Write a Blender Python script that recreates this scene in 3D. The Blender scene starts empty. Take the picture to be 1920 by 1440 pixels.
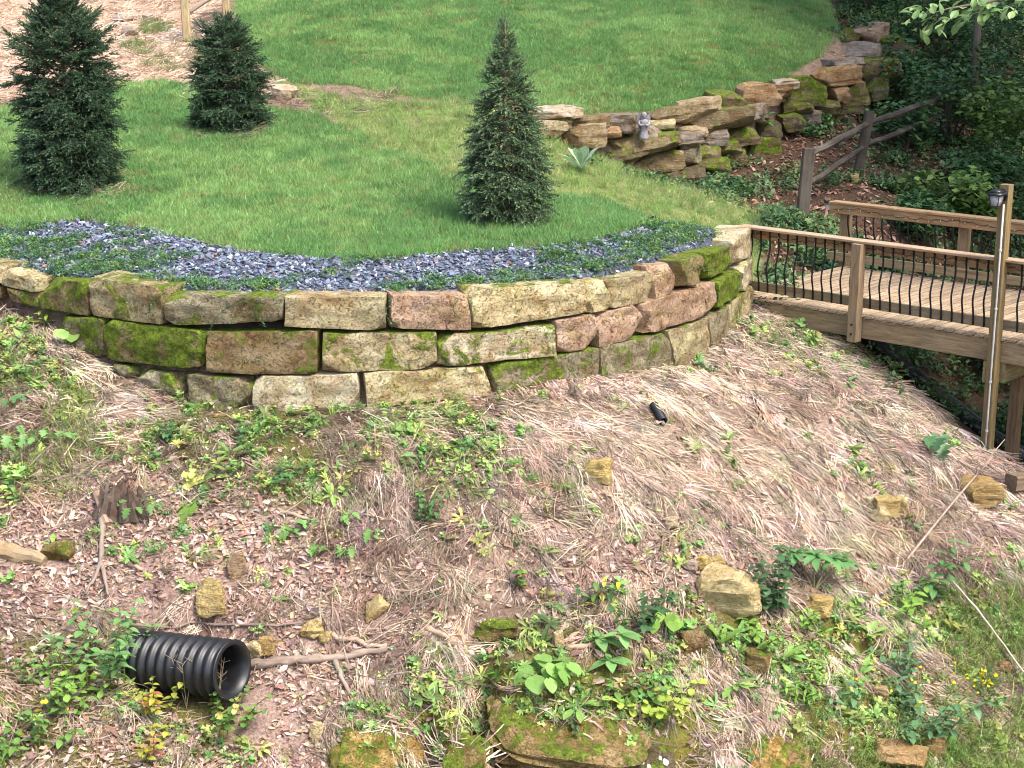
import bpy, math, random
import numpy as np
from mathutils import Vector, Matrix
rng = np.random.default_rng(7)
random.seed(7)
R = math.radians
SC = bpy.context.scene
COL = SC.collection

# ------------------------------------------------------------------ camera, sky, sun, exposure
F, CX, CY, PITCH, CZ = 3000.0, 960.0, 720.0, R(14.2), 8.0
cd = bpy.data.cameras.new('camera'); cam = bpy.data.objects.new('camera', cd); COL.objects.link(cam)
cam.location = (0, 0, CZ); cam.rotation_euler = (math.pi / 2 - PITCH, 0, 0)
cd.sensor_width = 36; cd.lens = 36 * F / 1920; cd.clip_start = .1; cd.clip_end = 500
SC.camera = cam
SUN_DIR = Vector((.40, -.36, .84)).normalized()          # towards the sun
W = bpy.data.worlds.new('World'); SC.world = W; W.use_nodes = True
nt = W.node_tree; nt.nodes.clear()
sky = nt.nodes.new('ShaderNodeTexSky'); sky.sky_type = 'NISHITA'; sky.sun_disc = False
sky.sun_elevation = math.asin(SUN_DIR.z); sky.sun_rotation = math.atan2(SUN_DIR.x, SUN_DIR.y)
sky.air_density = .7; sky.dust_density = 4.0; sky.ozone_density = .6
bg = nt.nodes.new('ShaderNodeBackground'); bg.inputs[1].default_value = .15
wo = nt.nodes.new('ShaderNodeOutputWorld')
nt.links.new(sky.outputs[0], bg.inputs[0]); nt.links.new(bg.outputs[0], wo.inputs[0])
sl = bpy.data.lights.new('sun', 'SUN'); sl.energy = 1.5; sl.angle = R(14); sl.color = (1, .95, .88)
so = bpy.data.objects.new('sun', sl); COL.objects.link(so); so.location = (10, -10, 30)
so.rotation_euler = (-SUN_DIR).to_track_quat('-Z', 'Y').to_euler()
SC.view_settings.view_transform = 'Standard'; SC.view_settings.look = 'None'
SC.view_settings.gamma = 1; SC.view_settings.use_curve_mapping = False
SC.view_settings.exposure = 1.5
SC.render.engine = 'CYCLES'
SC.cycles.filter_width = 1.05; SC.cycles.max_bounces = 6; SC.cycles.diffuse_bounces = 3; SC.cycles.transmission_bounces = 3
SC.cycles.use_denoising = True; SC.cycles.denoiser = 'OPENIMAGEDENOISE'; SC.cycles.denoising_prefilter = 'ACCURATE'

# ------------------------------------------------------------------ projection helpers
FW = np.array([0, math.cos(PITCH), -math.sin(PITCH)]); UP = np.array([0, math.sin(PITCH), math.cos(PITCH)])
def rayd(px, py): return FW + np.array([1, 0, 0]) * (px - CX) / F + UP * (CY - py) / F
def PY(px, py, y):                                     # point on the pixel ray at forward distance y
    d = rayd(px, py); return np.array([0, 0, CZ]) + d * (y / d[1])
def PZ(px, py, z):                                     # point on the pixel ray at height z
    d = rayd(px, py); return np.array([0, 0, CZ]) + d * ((z - CZ) / d[2])
def proj(P):
    P = np.atleast_2d(P); q = P - np.array([0, 0, CZ]); dep = np.maximum(q @ FW, .01)
    return CX + F * q[:, 0] / dep, CY - F * (q @ UP) / dep
def inpoly(px, py, poly):
    res = np.zeros(len(px), bool); n = len(poly)
    for i in range(n):
        x0, y0 = poly[i]; x1, y1 = poly[(i + 1) % n]
        c = (y0 > py) != (y1 > py)
        res ^= c & (px < (x1 - x0) * (py - y0) / ((y1 - y0) if y1 != y0 else 1e-9) + x0)
    return res

# ------------------------------------------------------------------ numpy value noise
def _h(ix, iy, iz):
    n = (ix.astype(np.int64) * 374761393 + iy.astype(np.int64) * 668265263 + iz.astype(np.int64) * 2147483647) & 0x7fffffff
    n = ((n ^ (n >> 13)) * 1274126177) & 0x7fffffff
    return ((n ^ (n >> 16)) & 0xffff) / 65535.0
def vnoise(p):
    p = np.asarray(p, float); i = np.floor(p); f = p - i; f = f * f * (3 - 2 * f); i = i.astype(np.int64)
    r = 0
    for dx in (0, 1):
        for dy in (0, 1):
            for dz in (0, 1):
                w = (f[:, 0] if dx else 1 - f[:, 0]) * (f[:, 1] if dy else 1 - f[:, 1]) * (f[:, 2] if dz else 1 - f[:, 2])
                r = r + w * _h(i[:, 0] + dx, i[:, 1] + dy, i[:, 2] + dz)
    return r * 2 - 1
def fbm(p, o=4, s=0.):
    p = np.asarray(p, float) + s * 17.31; r = 0; a = 1.; t = 0
    for k in range(o): r = r + a * vnoise(p * 2 ** k + k * 5.7); t += a; a *= .5
    return r / t
def fbm2(x, y, fr, o=3, s=0.): return fbm(np.stack([x * fr, y * fr, np.full_like(x, .37)], 1), o, s)

# ------------------------------------------------------------------ terrain heights
class RBF:
    def __init__(s, pts, lam=.02):
        s.p = np.array(pts, float); n = len(s.p); d = s.phi(s.p[:, None, :2], s.p[None, :, :2])
        A = np.zeros((n + 3, n + 3)); A[:n, :n] = d + lam * np.eye(n); A[:n, n] = 1; A[:n, n + 1:] = s.p[:, :2]; A[n:, :n] = A[:n, n:].T
        s.w = np.linalg.solve(A, np.concatenate([s.p[:, 2], np.zeros(3)]))
    @staticmethod
    def phi(a, b):
        r2 = ((a - b) ** 2).sum(-1) + 1e-9; return r2 * .5 * np.log(r2)
    def __call__(s, x, y):
        q = np.stack([x, y], -1); n = len(s.p); out = np.zeros(len(x))
        for k in range(0, len(x), 20000):
            qq = q[k:k + 20000]; out[k:k + 20000] = s.phi(qq[:, None], s.p[None, :, :2]) @ s.w[:n] + s.w[n] + qq @ s.w[n + 1:]
        return out
def sdist(x, y, line):                                 # signed distance, positive on the left of the line's direction
    q = np.stack([x, y], -1); best = np.full(len(x), 1e9); sg = np.zeros(len(x))
    for a, b in zip(line[:-1], line[1:]):
        a = np.array(a); b = np.array(b); e = b - a; L2 = e @ e
        t = np.clip(((q - a) @ e) / L2, 0, 1); r = q - (a + t[:, None] * e); d = np.sqrt((r ** 2).sum(1))
        cr = e[0] * (q[:, 1] - a[1]) - e[1] * (q[:, 0] - a[0])
        m = d < best; best = np.where(m, d, best); sg = np.where(m, np.sign(cr), sg)
    return best * sg
ZW = 4.56
def smooth_line(p, n=80):
    p = np.array(p); t = np.concatenate([[0], np.cumsum(np.hypot(*np.diff(p, axis=0).T))]); u = np.linspace(0, t[-1], n)
    q = np.stack([np.interp(u, t, p[:, k]) for k in (0, 1)], 1)
    for _ in range(6): q[1:-1] = .25 * q[:-2] + .5 * q[1:-1] + .25 * q[2:]
    return q
wall_px = [(-420, 462), (-180, 484), (0, 503), (165, 527), (305, 545), (420, 553), (535, 558), (722, 558), (881, 550), (1000, 541), (1097, 530), (1180, 517), (1240, 502), (1290, 487), (1340, 467), (1375, 449), (1409, 426)]
WALL = smooth_line([PZ(a, b, ZW)[:2] for a, b in wall_px])
W1 = [tuple(p) for p in WALL] + [(4.1, 24.0), (4.3, 25.0), (7, 30), (9, 60)]
dry_px = [(1000, 252, 27.6), (1060, 277, 27.8), (1130, 300, 28.2), (1200, 330, 28.6), (1260, 347, 28.9), (1310, 333, 29.4), (1400, 302, 30.2), (1470, 264, 31.2), (1530, 237, 32), (1600, 202, 33), (1650, 172, 34.2)]
DRY = smooth_line([PY(*p)[:2] for p in dry_px], 60)
W2 = [(-30, 26.6), (-3, 27.2)] + [tuple(p) for p in DRY] + [tuple(PY(1700, 110, 37)[:2]), (11.5, 45), (13, 80)]
shared_far = [(-14, 27, 5.6), (-14, 40, 8.6), (-14, 60, 13), (0, 60, 14), (12, 60, 13), (-30, 20, 5), (-30, 60, 12), (24, 60, 15), (24, 36, 10)]
woods = [tuple(PY(*p)) for p in [(1500, 410, 27.5), (1620, 330, 30), (1700, 400, 28.3), (1700, 300, 31.3), (1850, 300, 32), (1760, 60, 39), (1850, 120, 37)]] + \
        [(8.8, 25.5, 1.5), (9.2, 28, 2.4), (11, 33, 4), (12.5, 26, 3.6), (16, 30, 6.5), (9, 21, .75), (8.6, 23, .95), (14, 20, 3.6), (18, 20, 6), (15, 14, 3), (24, 20, 9)]
A_pts = [(p[0] , p[1], 4.5) for p in WALL[::5]] + [tuple(PY(*p)) for p in [
    (100, 380, 22.9), (500, 400, 22), (800, 430, 21), (1000, 430, 21), (1150, 420, 21.8), (0, 300, 25), (300, 300, 25), (600, 300, 25.2), (800, 300, 25),
    (300, 200, 29.5), (640, 200, 29), (850, 260, 26.8), (100, 80, 35), (300, 60, 36), (0, 0, 39), (200, 0, 39.5), (1300, 405, 25.4), (1430, 400, 27), (1440, 500, 25), (1480, 430, 26.6), (1560, 515, 25.3), (1420, 552, 23.4), (1100, 345, 25.6)]] + \
    [tuple(PY(*p)) for p in dry_px] + woods + shared_far
B_pts = [tuple(PY(*p)) for p in [(640, 200, 29), (300, 200, 29.5), (100, 80, 35), (300, 60, 36), (0, 0, 39), (200, 0, 39.5), (640, 100, 32.5), (640, 0, 36), (1000, 100, 32), (1000, 0, 36.5), (1300, 100, 32.2), (1300, 0, 36.5),
    (1500, 100, 33.5), (1560, 0, 38), (1010, 207, 28.4), (1100, 212, 28.9), (1200, 213, 29.3), (1290, 196, 30), (1400, 166, 31.3), (1480, 140, 32.4), (1560, 90, 34.3), (1620, 60, 36), (1760, 60, 39), (850, 200, 28.6)]] + shared_far
base_px = [(-400, 540, 20.6), (0, 565, 19.6), (110, 640, 18.6), (220, 702, 18), (370, 755, 17.4), (580, 772, 17.2), (800, 764, 17.1), (920, 740, 17.2), (1120, 710, 18.1), (1256, 690, 19.4), (1330, 660, 20.7), (1410, 578, 22.6)]
_waz = WALL[:, 0] / WALL[:, 1]
def _wy(a, b): d = rayd(a, b); return float(np.interp(d[0] / d[1], _waz, WALL[:, 1]))
base_px = [(a, b, c) if i in (0, 1, 11) else (a, b, _wy(a, b) - .06) for i, (a, b, c) in enumerate(base_px)]
L_pts = [tuple(PY(*p)) for p in base_px + [(1500, 600, 22.4), (1600, 672, 21.5), (1700, 745, 20.7), (1800, 815, 20.2), (1850, 850, 19.9), (1910, 890, 19.6),
    (960, 830, 16.6), (700, 850, 16.3), (300, 850, 16.5), (0, 750, 17.4), (0, 900, 16.2), (300, 1000, 15.4), (700, 1000, 15.5), (960, 1080, 15.2), (960, 1250, 14.3), (960, 1440, 13.5), (300, 1250, 14.2), (300, 1440, 13.2), (0, 1250, 14.1), (0, 1440, 13.1),
    (1250, 850, 17.4), (1400, 800, 18.8), (1450, 950, 17.4), (1500, 1200, 15.6), (1500, 1440, 14.2), (1700, 950, 18.3), (1750, 1150, 16.8), (1900, 1050, 17.6), (1900, 1250, 16.2), (1900, 1440, 15), (-500, 900, 16.5), (-500, 1440, 13.3)]] + \
    [(0, 11, -.6), (-6, 11, -.3), (6, 12, -1.3), (0, 7, -2), (-12, 7, -1.2), (10, 9, -1.6), (8.8, 14.5, -.7), (8.6, 17.5, .2), (6.4, 23.2, 1.9), (7.6, 22.3, 1.1), (4.6, 24.4, 3.3), (-20, 12, 1.5)] + woods
zL, zA, zB = RBF(L_pts), RBF(A_pts), RBF(B_pts)
def sstep(a, b, v): t = np.clip((v - a) / (b - a), 0, 1); return t * t * (3 - 2 * t)
def height(x, y):
    s1 = sdist(x, y, W1); s2 = sdist(x, y, W2)
    a = zA(x, y); b = zB(x, y); l = zL(x, y)
    up = a + (b - a) * sstep(.12, .5, s2)
    up = up + .02 * fbm2(x, y, .9, 2, 3)
    far = sstep(9, 5, np.abs(x)) * sstep(24, 20, y)
    lo = l + far * (.07 * fbm2(x, y, 1.1, 3, 1) + .035 * fbm2(x, y, 4.5, 2, 2))
    # broken ledge above the pipe bottom: short steps down the bank
    z = lo + (up - lo) * sstep(.10, .32, s1)
    return np.clip(z, -3, 30)
def lines(a, b, fa, fb, fine, n_out):
    return np.concatenate([np.linspace(a, fa, n_out)[:-1], np.arange(fa, fb, fine), np.linspace(fb, b, n_out)])
GX = lines(-34, 34, -9, 12, .1, 14); GY = lines(4, 82, 11, 41, .1, 14)
_gx, _gy = np.meshgrid(GX, GY); GZ = height(_gx.ravel(), _gy.ravel()).reshape(_gx.shape)
def H(x, y):
    x = np.atleast_1d(np.asarray(x, float)); y = np.atleast_1d(np.asarray(y, float))
    i = np.clip(np.searchsorted(GX, x) - 1, 0, len(GX) - 2); j = np.clip(np.searchsorted(GY, y) - 1, 0, len(GY) - 2)
    u = np.clip((x - GX[i]) / (GX[i + 1] - GX[i]), 0, 1); v = np.clip((y - GY[j]) / (GY[j + 1] - GY[j]), 0, 1)
    return (GZ[j, i] * (1 - u) + GZ[j, i + 1] * u) * (1 - v) + (GZ[j + 1, i] * (1 - u) + GZ[j + 1, i + 1] * u) * v
def normals(x, y, e=.15):
    gx = (H(x + e, y) - H(x - e, y)) / (2 * e); gy = (H(x, y + e) - H(x, y - e)) / (2 * e)
    n = np.stack([-gx, -gy, np.ones_like(gx)], 1); return n / np.linalg.norm(n, axis=1)[:, None], gx, gy
# dark crevices where the lower bank has washed out between rock shelves
def _carve(pxs, w, dep):
    global GZ
    Q = []
    for a, b in pxs:
        d = rayd(a, b); ys = np.arange(10.5, 40, .02); t = ys / d[1]; h = H(d[0] * t, ys); k = np.argmax(CZ + d[2] * t < h); Q.append((d[0] * t[k], ys[k]))
    dd = np.abs(sdist(_gx.ravel(), _gy.ravel(), Q)).reshape(GZ.shape); GZ = GZ - dep * np.exp(-(dd / w) ** 2)
_cuts = [([(905, 1225), (903, 1300), (915, 1370), (985, 1425), (1050, 1470)], .15, .55), ([(792, 1345), (802, 1400), (830, 1470)], .12, .5), ([(870, 1168), (930, 1172), (985, 1176)], .10, .28), ([(1560, 1190), (1600, 1205), (1650, 1215)], .10, .22), ([(1490, 1150), (1520, 1165)], .1, .2), ([(1690, 1290), (1720, 1300)], .1, .2), ([(820, 1050), (850, 1056)], .08, .15), ([(905, 1405), (960, 1425), (1060, 1462)], .22, .3), ([(1235, 1395), (1290, 1425)], .1, .25)]
for _c in _cuts: _carve(*_c)
def G(px, py, y0=10.5):                                # pixel ray to the ground
    d = rayd(px, py); ys = np.arange(y0, 60, .02); t = ys / d[1]
    z = CZ + d[2] * t; h = H(d[0] * t, ys); k = np.argmax(z < h)
    return np.array([d[0] * t[k], ys[k], h[k]])

# the culvert pipe's trench: ground kept below the pipe's floor along its exposed length
pipe_g = G(437, 1322); ax = np.array([math.cos(R(27)), -math.sin(R(27)), .10]); ax /= np.linalg.norm(ax)
_d = rayd(436, 1257); mouth = np.array([0, 0, CZ]) + _d * ((pipe_g[1] - .02) / _d[1])
_t = (_gx - mouth[0]) * ax[0] + (_gy - mouth[1]) * ax[1]; _r = np.abs((_gx - mouth[0]) * -ax[1] + (_gy - mouth[1]) * ax[0])
_fl = mouth[2] + ax[2] * _t - .33 + .9 * np.maximum(_r - .30, 0) / .3 * .33 + np.maximum(_t - .05, 0) * 1.2
GZ = np.where((_r < .62) & (_t > -.92) & (_t < .45), np.minimum(GZ, _fl), GZ)

# ------------------------------------------------------------------ object helpers
def link(o, parent=None):
    COL.objects.link(o)
    if parent is not None: o.parent = parent
    return o
def setp(o, label=None, cat=None, group=None, kind=None):
    if label: o['label'] = label
    if cat: o['category'] = cat
    if group: o['group'] = group
    if kind: o['kind'] = kind
    return o
def root(name, loc, label, cat, group=None):
    o = bpy.data.objects.new(name, None); o.empty_display_size = .1; link(o); o.location = Vector([float(v) for v in loc])
    return setp(o, label, cat, group)
def mk(name, verts, faces, mat, parent=None, loc=None, smooth=True, color=None, tint=None):
    me = bpy.data.meshes.new(name); verts = np.asarray(verts, float)
    org = np.array(parent.location) if parent is not None and loc is None else (np.array(loc, float) if loc is not None else np.zeros(3))
    if loc is not None and parent is not None: org = np.array(loc, float)
    fa = np.asarray(faces) if not isinstance(faces, list) or (len(faces) and len(set(map(len, faces))) == 1) else None
    if fa is not None and fa.ndim == 2:
        k = fa.shape[1]; nf = len(fa)
        me.vertices.add(len(verts)); me.vertices.foreach_set('co', (verts - org).astype(np.float32).ravel())
        me.loops.add(nf * k); me.loops.foreach_set('vertex_index', fa.astype(np.int32).ravel())
        me.polygons.add(nf); me.polygons.foreach_set('loop_start', np.arange(0, nf * k, k, dtype=np.int32))
        me.update(calc_edges=True)
    else:
        me.from_pydata([tuple(v) for v in (verts - org)], [], [tuple(f) for f in faces])
    if smooth: me.polygons.foreach_set('use_smooth', np.ones(len(me.polygons), bool))
    if tint is not None:
        at = me.attributes.new('tint', 'FLOAT_COLOR', 'POINT'); c = np.ones((len(verts), 4), np.float32); c[:, :3] = tint; at.data.foreach_set('color', c.ravel())
    if mat: me.materials.append(mat)
    if smooth == 'sharp': me.polygons.foreach_set('use_smooth', np.ones(len(me.polygons), bool)); me.set_sharp_from_angle(angle=R(26))
    o = bpy.data.objects.new(name, me); link(o, parent)
    if parent is None: o.location = Vector(org)
    elif loc is not None: o.location = Vector(org) - parent.location
    if color is not None: o.color = color
    return o
def inst(name, me, M, parent, color=None):             # another object on shared mesh data
    o = bpy.data.objects.new(name, me); link(o, parent); o.matrix_basis = M
    if color is not None: o.color = color
    return o

class MB:                                              # mesh collector
    def __init__(s): s.v = []; s.f = []; s.dir = None
    def add(s, v, f):
        n = len(s.v); s.v += [tuple(p) for p in v]; s.f += [tuple(i + n for i in q) for q in f]; return s
    def beam(s, a, b, w, h, up=(0, 0, 1), bev=.006):      # bevelled bar from a to b, w across, h along up
        a = np.array(a, float); b = np.array(b, float); d = (b - a) / np.linalg.norm(b - a); s.dir = d
        u = np.array(up, float); r = np.cross(d, u); r /= np.linalg.norm(r); u = np.cross(r, d)
        c = min(bev, w * .3, h * .3); prof = [(-w/2+c, -h/2), (w/2-c, -h/2), (w/2, -h/2+c), (w/2, h/2-c), (w/2-c, h/2), (-w/2+c, h/2), (-w/2, h/2-c), (-w/2, -h/2+c)]
        v = [a + r * x + u * y for x, y in prof] + [b + r * x + u * y for x, y in prof]
        f = [(i, i + 8, (i + 1) % 8 + 8, (i + 1) % 8) for i in range(8)] + [tuple(range(8)), tuple(range(15, 7, -1))]
        return s.add(v, f)
    def tube(s, pts, rad, n=8, cap=True, jit=0.):
        pts = np.array(pts, float); m = len(pts); s.dir = (pts[-1] - pts[0]) / (np.linalg.norm(pts[-1] - pts[0]) + 1e-9); rad = np.broadcast_to(rad, m); v = []; f = []
        ref = np.array([0, 0, 1.]) if abs((pts[-1] - pts[0])[2]) < .9 * np.linalg.norm(pts[-1] - pts[0]) else np.array([1., 0, 0])
        for i in range(m):
            d = pts[min(i + 1, m - 1)] - pts[max(i - 1, 0)]; d /= np.linalg.norm(d) + 1e-9
            r = np.cross(d, ref); r /= np.linalg.norm(r) + 1e-9; u = np.cross(r, d)
            for k in range(n):
                a = 2 * math.pi * k / n; rr = rad[i] * (1 + (jit * (random.random() - .5) if jit else 0)); v.append(pts[i] + rr * (r * math.cos(a) + u * math.sin(a)))
        for i in range(m - 1):
            for k in range(n): f.append((i*n+k, i*n+(k+1) % n, (i+1)*n+(k+1) % n, (i+1)*n+k))
        if cap: f += [tuple(range(n - 1, -1, -1)), tuple(range((m-1)*n, m*n))]
        return s.add(v, f)
    def build(s, name, mat, parent=None, loc=None, smooth=False, color=None):
        o = mk(name, s.v, s.f, mat, parent, loc, smooth, color)
        if s.dir is not None and mat in (M_WOOD, M_BARK): o['axis'] = [float(q) for q in s.dir]
        return o

# ------------------------------------------------------------------ materials
def newmat(name):
    m = bpy.data.materials.new(name); m.use_nodes = True; t = m.node_tree; t.nodes.clear()
    return m, t
class NT:
    def __init__(s, name): s.m, s.t = newmat(name)
    def n(s, typ, **kw):
        nd = s.t.nodes.new(typ)
        for k, v in kw.items(): setattr(nd, k, v)
        return nd
    def l(s, a, b): s.t.links.new(a, b)
    def noise(s, scale, detail=4, rough=.6, vec=None, dist=0.):
        nd = s.n('ShaderNodeTexNoise'); nd.inputs['Scale'].default_value = scale; nd.inputs['Detail'].default_value = detail; nd.inputs['Roughness'].default_value = rough; nd.inputs['Distortion'].default_value = dist
        if vec is not None: s.l(vec, nd.inputs['Vector'])
        return nd.outputs[0]
    def ramp(s, fac, stops):
        nd = s.n('ShaderNodeValToRGB'); cr = nd.color_ramp
        while len(cr.elements) < len(stops): cr.elements.new(.5)
        for e, (p, c) in zip(cr.elements, stops): e.position = p; e.color = (*c, 1) if len(c) == 3 else c
        s.l(fac, nd.inputs[0]); return nd.outputs[0]
    def mix(s, fac, a, b, mode='MIX'):
        nd = s.n('ShaderNodeMix', data_type='RGBA', blend_type=mode)
        for sock, v in ((nd.inputs[0], fac), (nd.inputs[6], a), (nd.inputs[7], b)):
            if hasattr(v, 'default_value'): s.l(v, sock)
            else: sock.default_value = v if isinstance(v, (int, float)) else (*v, 1)
        return nd.outputs[2]
    def math(s, op, a, b=0.):
        nd = s.n('ShaderNodeMath', operation=op)
        for sock, v in ((nd.inputs[0], a), (nd.inputs[1], b)):
            if hasattr(v, 'default_value'): s.l(v, sock)
            else: sock.default_value = v
        return nd.outputs[0]
    def mrange(s, v, a, b, c=0., d=1.):
        nd = s.n('ShaderNodeMapRange')
        for k, x in ((0, v), (1, a), (2, b), (3, c), (4, d)):
            if hasattr(x, 'default_value'): s.l(x, nd.inputs[k])
            else: nd.inputs[k].default_value = x
        return nd.outputs[0]
    def obj(s): return s.n('ShaderNodeTexCoord').outputs['Object']
    def bump(s, h, strength=.5, dist=.02):
        nd = s.n('ShaderNodeBump'); nd.inputs['Strength'].default_value = strength; nd.inputs['Distance'].default_value = dist; s.l(h, nd.inputs['Height']); return nd.outputs[0]
    def out(s, color, rough=.85, bump=None, spec=.3, trans=None):
        b = s.n('ShaderNodeBsdfPrincipled'); o = s.n('ShaderNodeOutputMaterial')
        if hasattr(color, 'default_value'): s.l(color, b.inputs['Base Color'])
        else: b.inputs['Base Color'].default_value = (*color, 1)
        b.inputs['Roughness'].default_value = rough; b.inputs['Specular IOR Level'].default_value = spec
        if bump is not None: s.l(bump, b.inputs['Normal'])
        if trans:
            t = s.n('ShaderNodeBsdfTranslucent'); mx = s.n('ShaderNodeMixShader'); mx.inputs[0].default_value = trans
            s.l(color, t.inputs[0]); s.l(b.outputs[0], mx.inputs[1]); s.l(t.outputs[0], mx.inputs[2]); s.l(mx.outputs[0], o.inputs[0])
        else: s.l(b.outputs[0], o.inputs[0])
        return s.m

def stone_mat(name, layered=2.2, scale=1., stain=1., band=.5):
    s = NT(name); oi = s.n('ShaderNodeObjectInfo'); geo = s.n('ShaderNodeNewGeometry')
    tc = s.obj(); off = s.n('ShaderNodeVectorMath', operation='ADD'); s.l(tc, off.inputs[0])
    rnd = s.n('ShaderNodeCombineXYZ'); r10 = s.math('MULTIPLY', oi.outputs['Random'], 40.); s.l(r10, rnd.inputs[0]); s.l(r10, rnd.inputs[1]); s.l(rnd.outputs[0], off.inputs[1]); v = off.outputs[0]
    n1 = s.noise(2.6 * scale, 5, .65, v, .6); n2 = s.noise(9 * scale, 5, .7, v); n3 = s.noise(42 * scale, 4, .7, v, .5)
    base = s.mix(s.mrange(n1, .38, .68), oi.outputs['Color'], s.mix(1., oi.outputs['Color'], (.55, .42, .30) if stain > .6 else (.78, .68, .55), 'MULTIPLY'))
    base = s.mix(s.mrange(n2, .52, .75, 0, .75), base, s.mix(1., base, (1.35, 1.3, 1.12), 'MULTIPLY'))
    mp = s.n('ShaderNodeMapping'); mp.inputs['Scale'].default_value = (1.2, 1.2, 9); s.l(v, mp.inputs[0]); nb = s.noise(layered, 4, .6, mp.outputs[0], .8)
    base = s.mix(s.mrange(nb, .55, .70, 0, band), base, s.mix(1., base, (.62, .48, .36), 'MULTIPLY'))
    base = s.mix(s.mrange(n3, .53, .66, 0, .75 * stain), base, s.mix(1., base, (.38, .33, .27), 'MULTIPLY'))
    pit = s.noise(17 * scale, 6, .8, v, 1.5); base = s.mix(s.mrange(pit, .56, .64, 0, .7 * stain), base, s.mix(1., base, (.40, .36, .26), 'MULTIPLY'))
    olive = s.noise(4.2 * scale, 5, .7, v, .7); base = s.mix(s.mrange(olive, .5, .66, 0, .55 * stain), base, s.mix(1., base, (.72, .80, .36), 'MULTIPLY'))
    # lichen and moss
    lich = s.noise(5.5 * scale, 6, .75, v, 1.); base = s.mix(s.mrange(lich, .60, .70, 0, .5), base, (.50, .47, .36))
    nm = s.noise(3.1 * scale, 7, .72, v, .4); sep = s.n('ShaderNodeSeparateXYZ'); s.l(geo.outputs['Normal'], sep.inputs[0])
    upb = s.mrange(sep.outputs[2], -.2, 1., -.04, .09)
    thr = s.mrange(oi.outputs['Alpha'], 0., 1., .88, .30)
    mk_ = s.math('SUBTRACT', s.math('ADD', nm, upb), thr); mm = s.mrange(mk_, 0., .07)
    mc = s.ramp(s.noise(14, 5, .7, v), [(.3, (.055, .07, .014)), (.5, (.14, .195, .024)), (.74, (.27, .37, .035))])
    col = s.mix(mm, base, mc)
    hh = s.math('ADD', s.math('MULTIPLY', n2, .6), s.math('ADD', s.math('MULTIPLY', n3, .25), s.math('MULTIPLY', nb, band * 1.1)))
    hh = s.math('ADD', hh, s.math('MULTIPLY', s.math('MULTIPLY', mm, s.noise(70, 3, .6, v)), .5))
    hh = s.math('SUBTRACT', hh, s.math('MULTIPLY', s.mrange(pit, .54, .66), .35))
    return s.out(col, .92, s.bump(hh, 1., .055), .15)
def wood_mat(name, weather=.4):
    s = NT(name); oi = s.n('ShaderNodeObjectInfo'); tc = s.obj()
    add = s.n('ShaderNodeVectorMath', operation='ADD'); s.l(tc, add.inputs[0]); cx = s.n('ShaderNodeCombineXYZ'); r = s.math('MULTIPLY', oi.outputs['Random'], 30.); s.l(r, cx.inputs[0]); s.l(r, cx.inputs[2]); s.l(cx.outputs[0], add.inputs[1])
    at = s.n('ShaderNodeAttribute', attribute_name='axis', attribute_type='OBJECT')
    dt = s.n('ShaderNodeVectorMath', operation='DOT_PRODUCT'); s.l(add.outputs[0], dt.inputs[0]); s.l(at.outputs['Vector'], dt.inputs[1])
    sc_ = s.n('ShaderNodeVectorMath', operation='SCALE'); s.l(at.outputs['Vector'], sc_.inputs[0]); s.l(s.math('MULTIPLY', dt.outputs['Value'], -.9), sc_.inputs['Scale'])
    mp = s.n('ShaderNodeVectorMath', operation='ADD'); s.l(add.outputs[0], mp.inputs[0]); s.l(sc_.outputs[0], mp.inputs[1])
    g = s.noise(26, 6, .7, mp.outputs[0], .6); g2 = s.noise(1.4, 4, .6, add.outputs[0]); g3 = s.noise(70, 4, .7, mp.outputs[0])
    c = s.mix(s.mrange(g, .35, .68), s.mix(1., oi.outputs['Color'], (1.15, 1.1, 1.05), 'MULTIPLY'), s.mix(1., oi.outputs['Color'], (.5, .44, .40), 'MULTIPLY'))
    c = s.mix(s.mrange(g2, .45, .75, 0, weather), c, (.24, .22, .17))
    c = s.mix(s.mrange(g3, .6, .72, 0, .6), c, s.mix(1., c, (.4, .36, .33), 'MULTIPLY'))
    al = s.mrange(s.math('ADD', g2, s.math('MULTIPLY', oi.outputs['Alpha'], .5)), .75, 1.0, 0, .7)
    c = s.mix(al, c, (.15, .16, .07))
    return s.out(c, .75, s.bump(s.math('ADD', g, g3), .35, .006), .25)
def leaf_mat(name, src, trans=.3, rough=.5, vein=True):
    s = NT(name)
    if src == 'obj': oi = s.n('ShaderNodeObjectInfo'); col = oi.outputs['Color']
    elif src == 'inst': at = s.n('ShaderNodeAttribute', attribute_name='tint', attribute_type='INSTANCER'); va = s.n('ShaderNodeAttribute', attribute_name='vary', attribute_type='GEOMETRY'); vm = s.n('ShaderNodeVectorMath', operation='SCALE'); s.l(at.outputs['Color'], vm.inputs[0]); s.l(va.outputs['Fac'], vm.inputs['Scale']); col = vm.outputs[0]
    else: at = s.n('ShaderNodeAttribute', attribute_name='tint', attribute_type='GEOMETRY'); col = at.outputs['Color']
    nz = s.noise(18, 3, .6, s.obj())
    col = s.mix(s.mrange(nz, .35, .7), s.mix(1., col, (.78, .8, .75), 'MULTIPLY'), s.mix(1., col, (1.25, 1.2, 1.15), 'MULTIPLY'))
    return s.out(col, rough, None, .35, trans)
def plain_mat(name, c, rough=.5, spec=.4, var=.25, sc=12, metal=0.):
    s = NT(name); n = s.noise(sc, 4, .6, s.obj()); k = tuple(x * (1 - var) for x in c); h = tuple(min(1, x * (1 + var)) for x in c)
    col = s.ramp(n, [(.3, k), (.7, h)]); return s.out(col, rough, s.bump(n, .15, .004), spec)
M_STONE = stone_mat('block_sandstone', band=.16); M_ROCK = stone_mat('field_stone', 3.5, 1.6); M_TAN = stone_mat('tan_bank_stone', 3.5, 1.6, .35)
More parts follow.
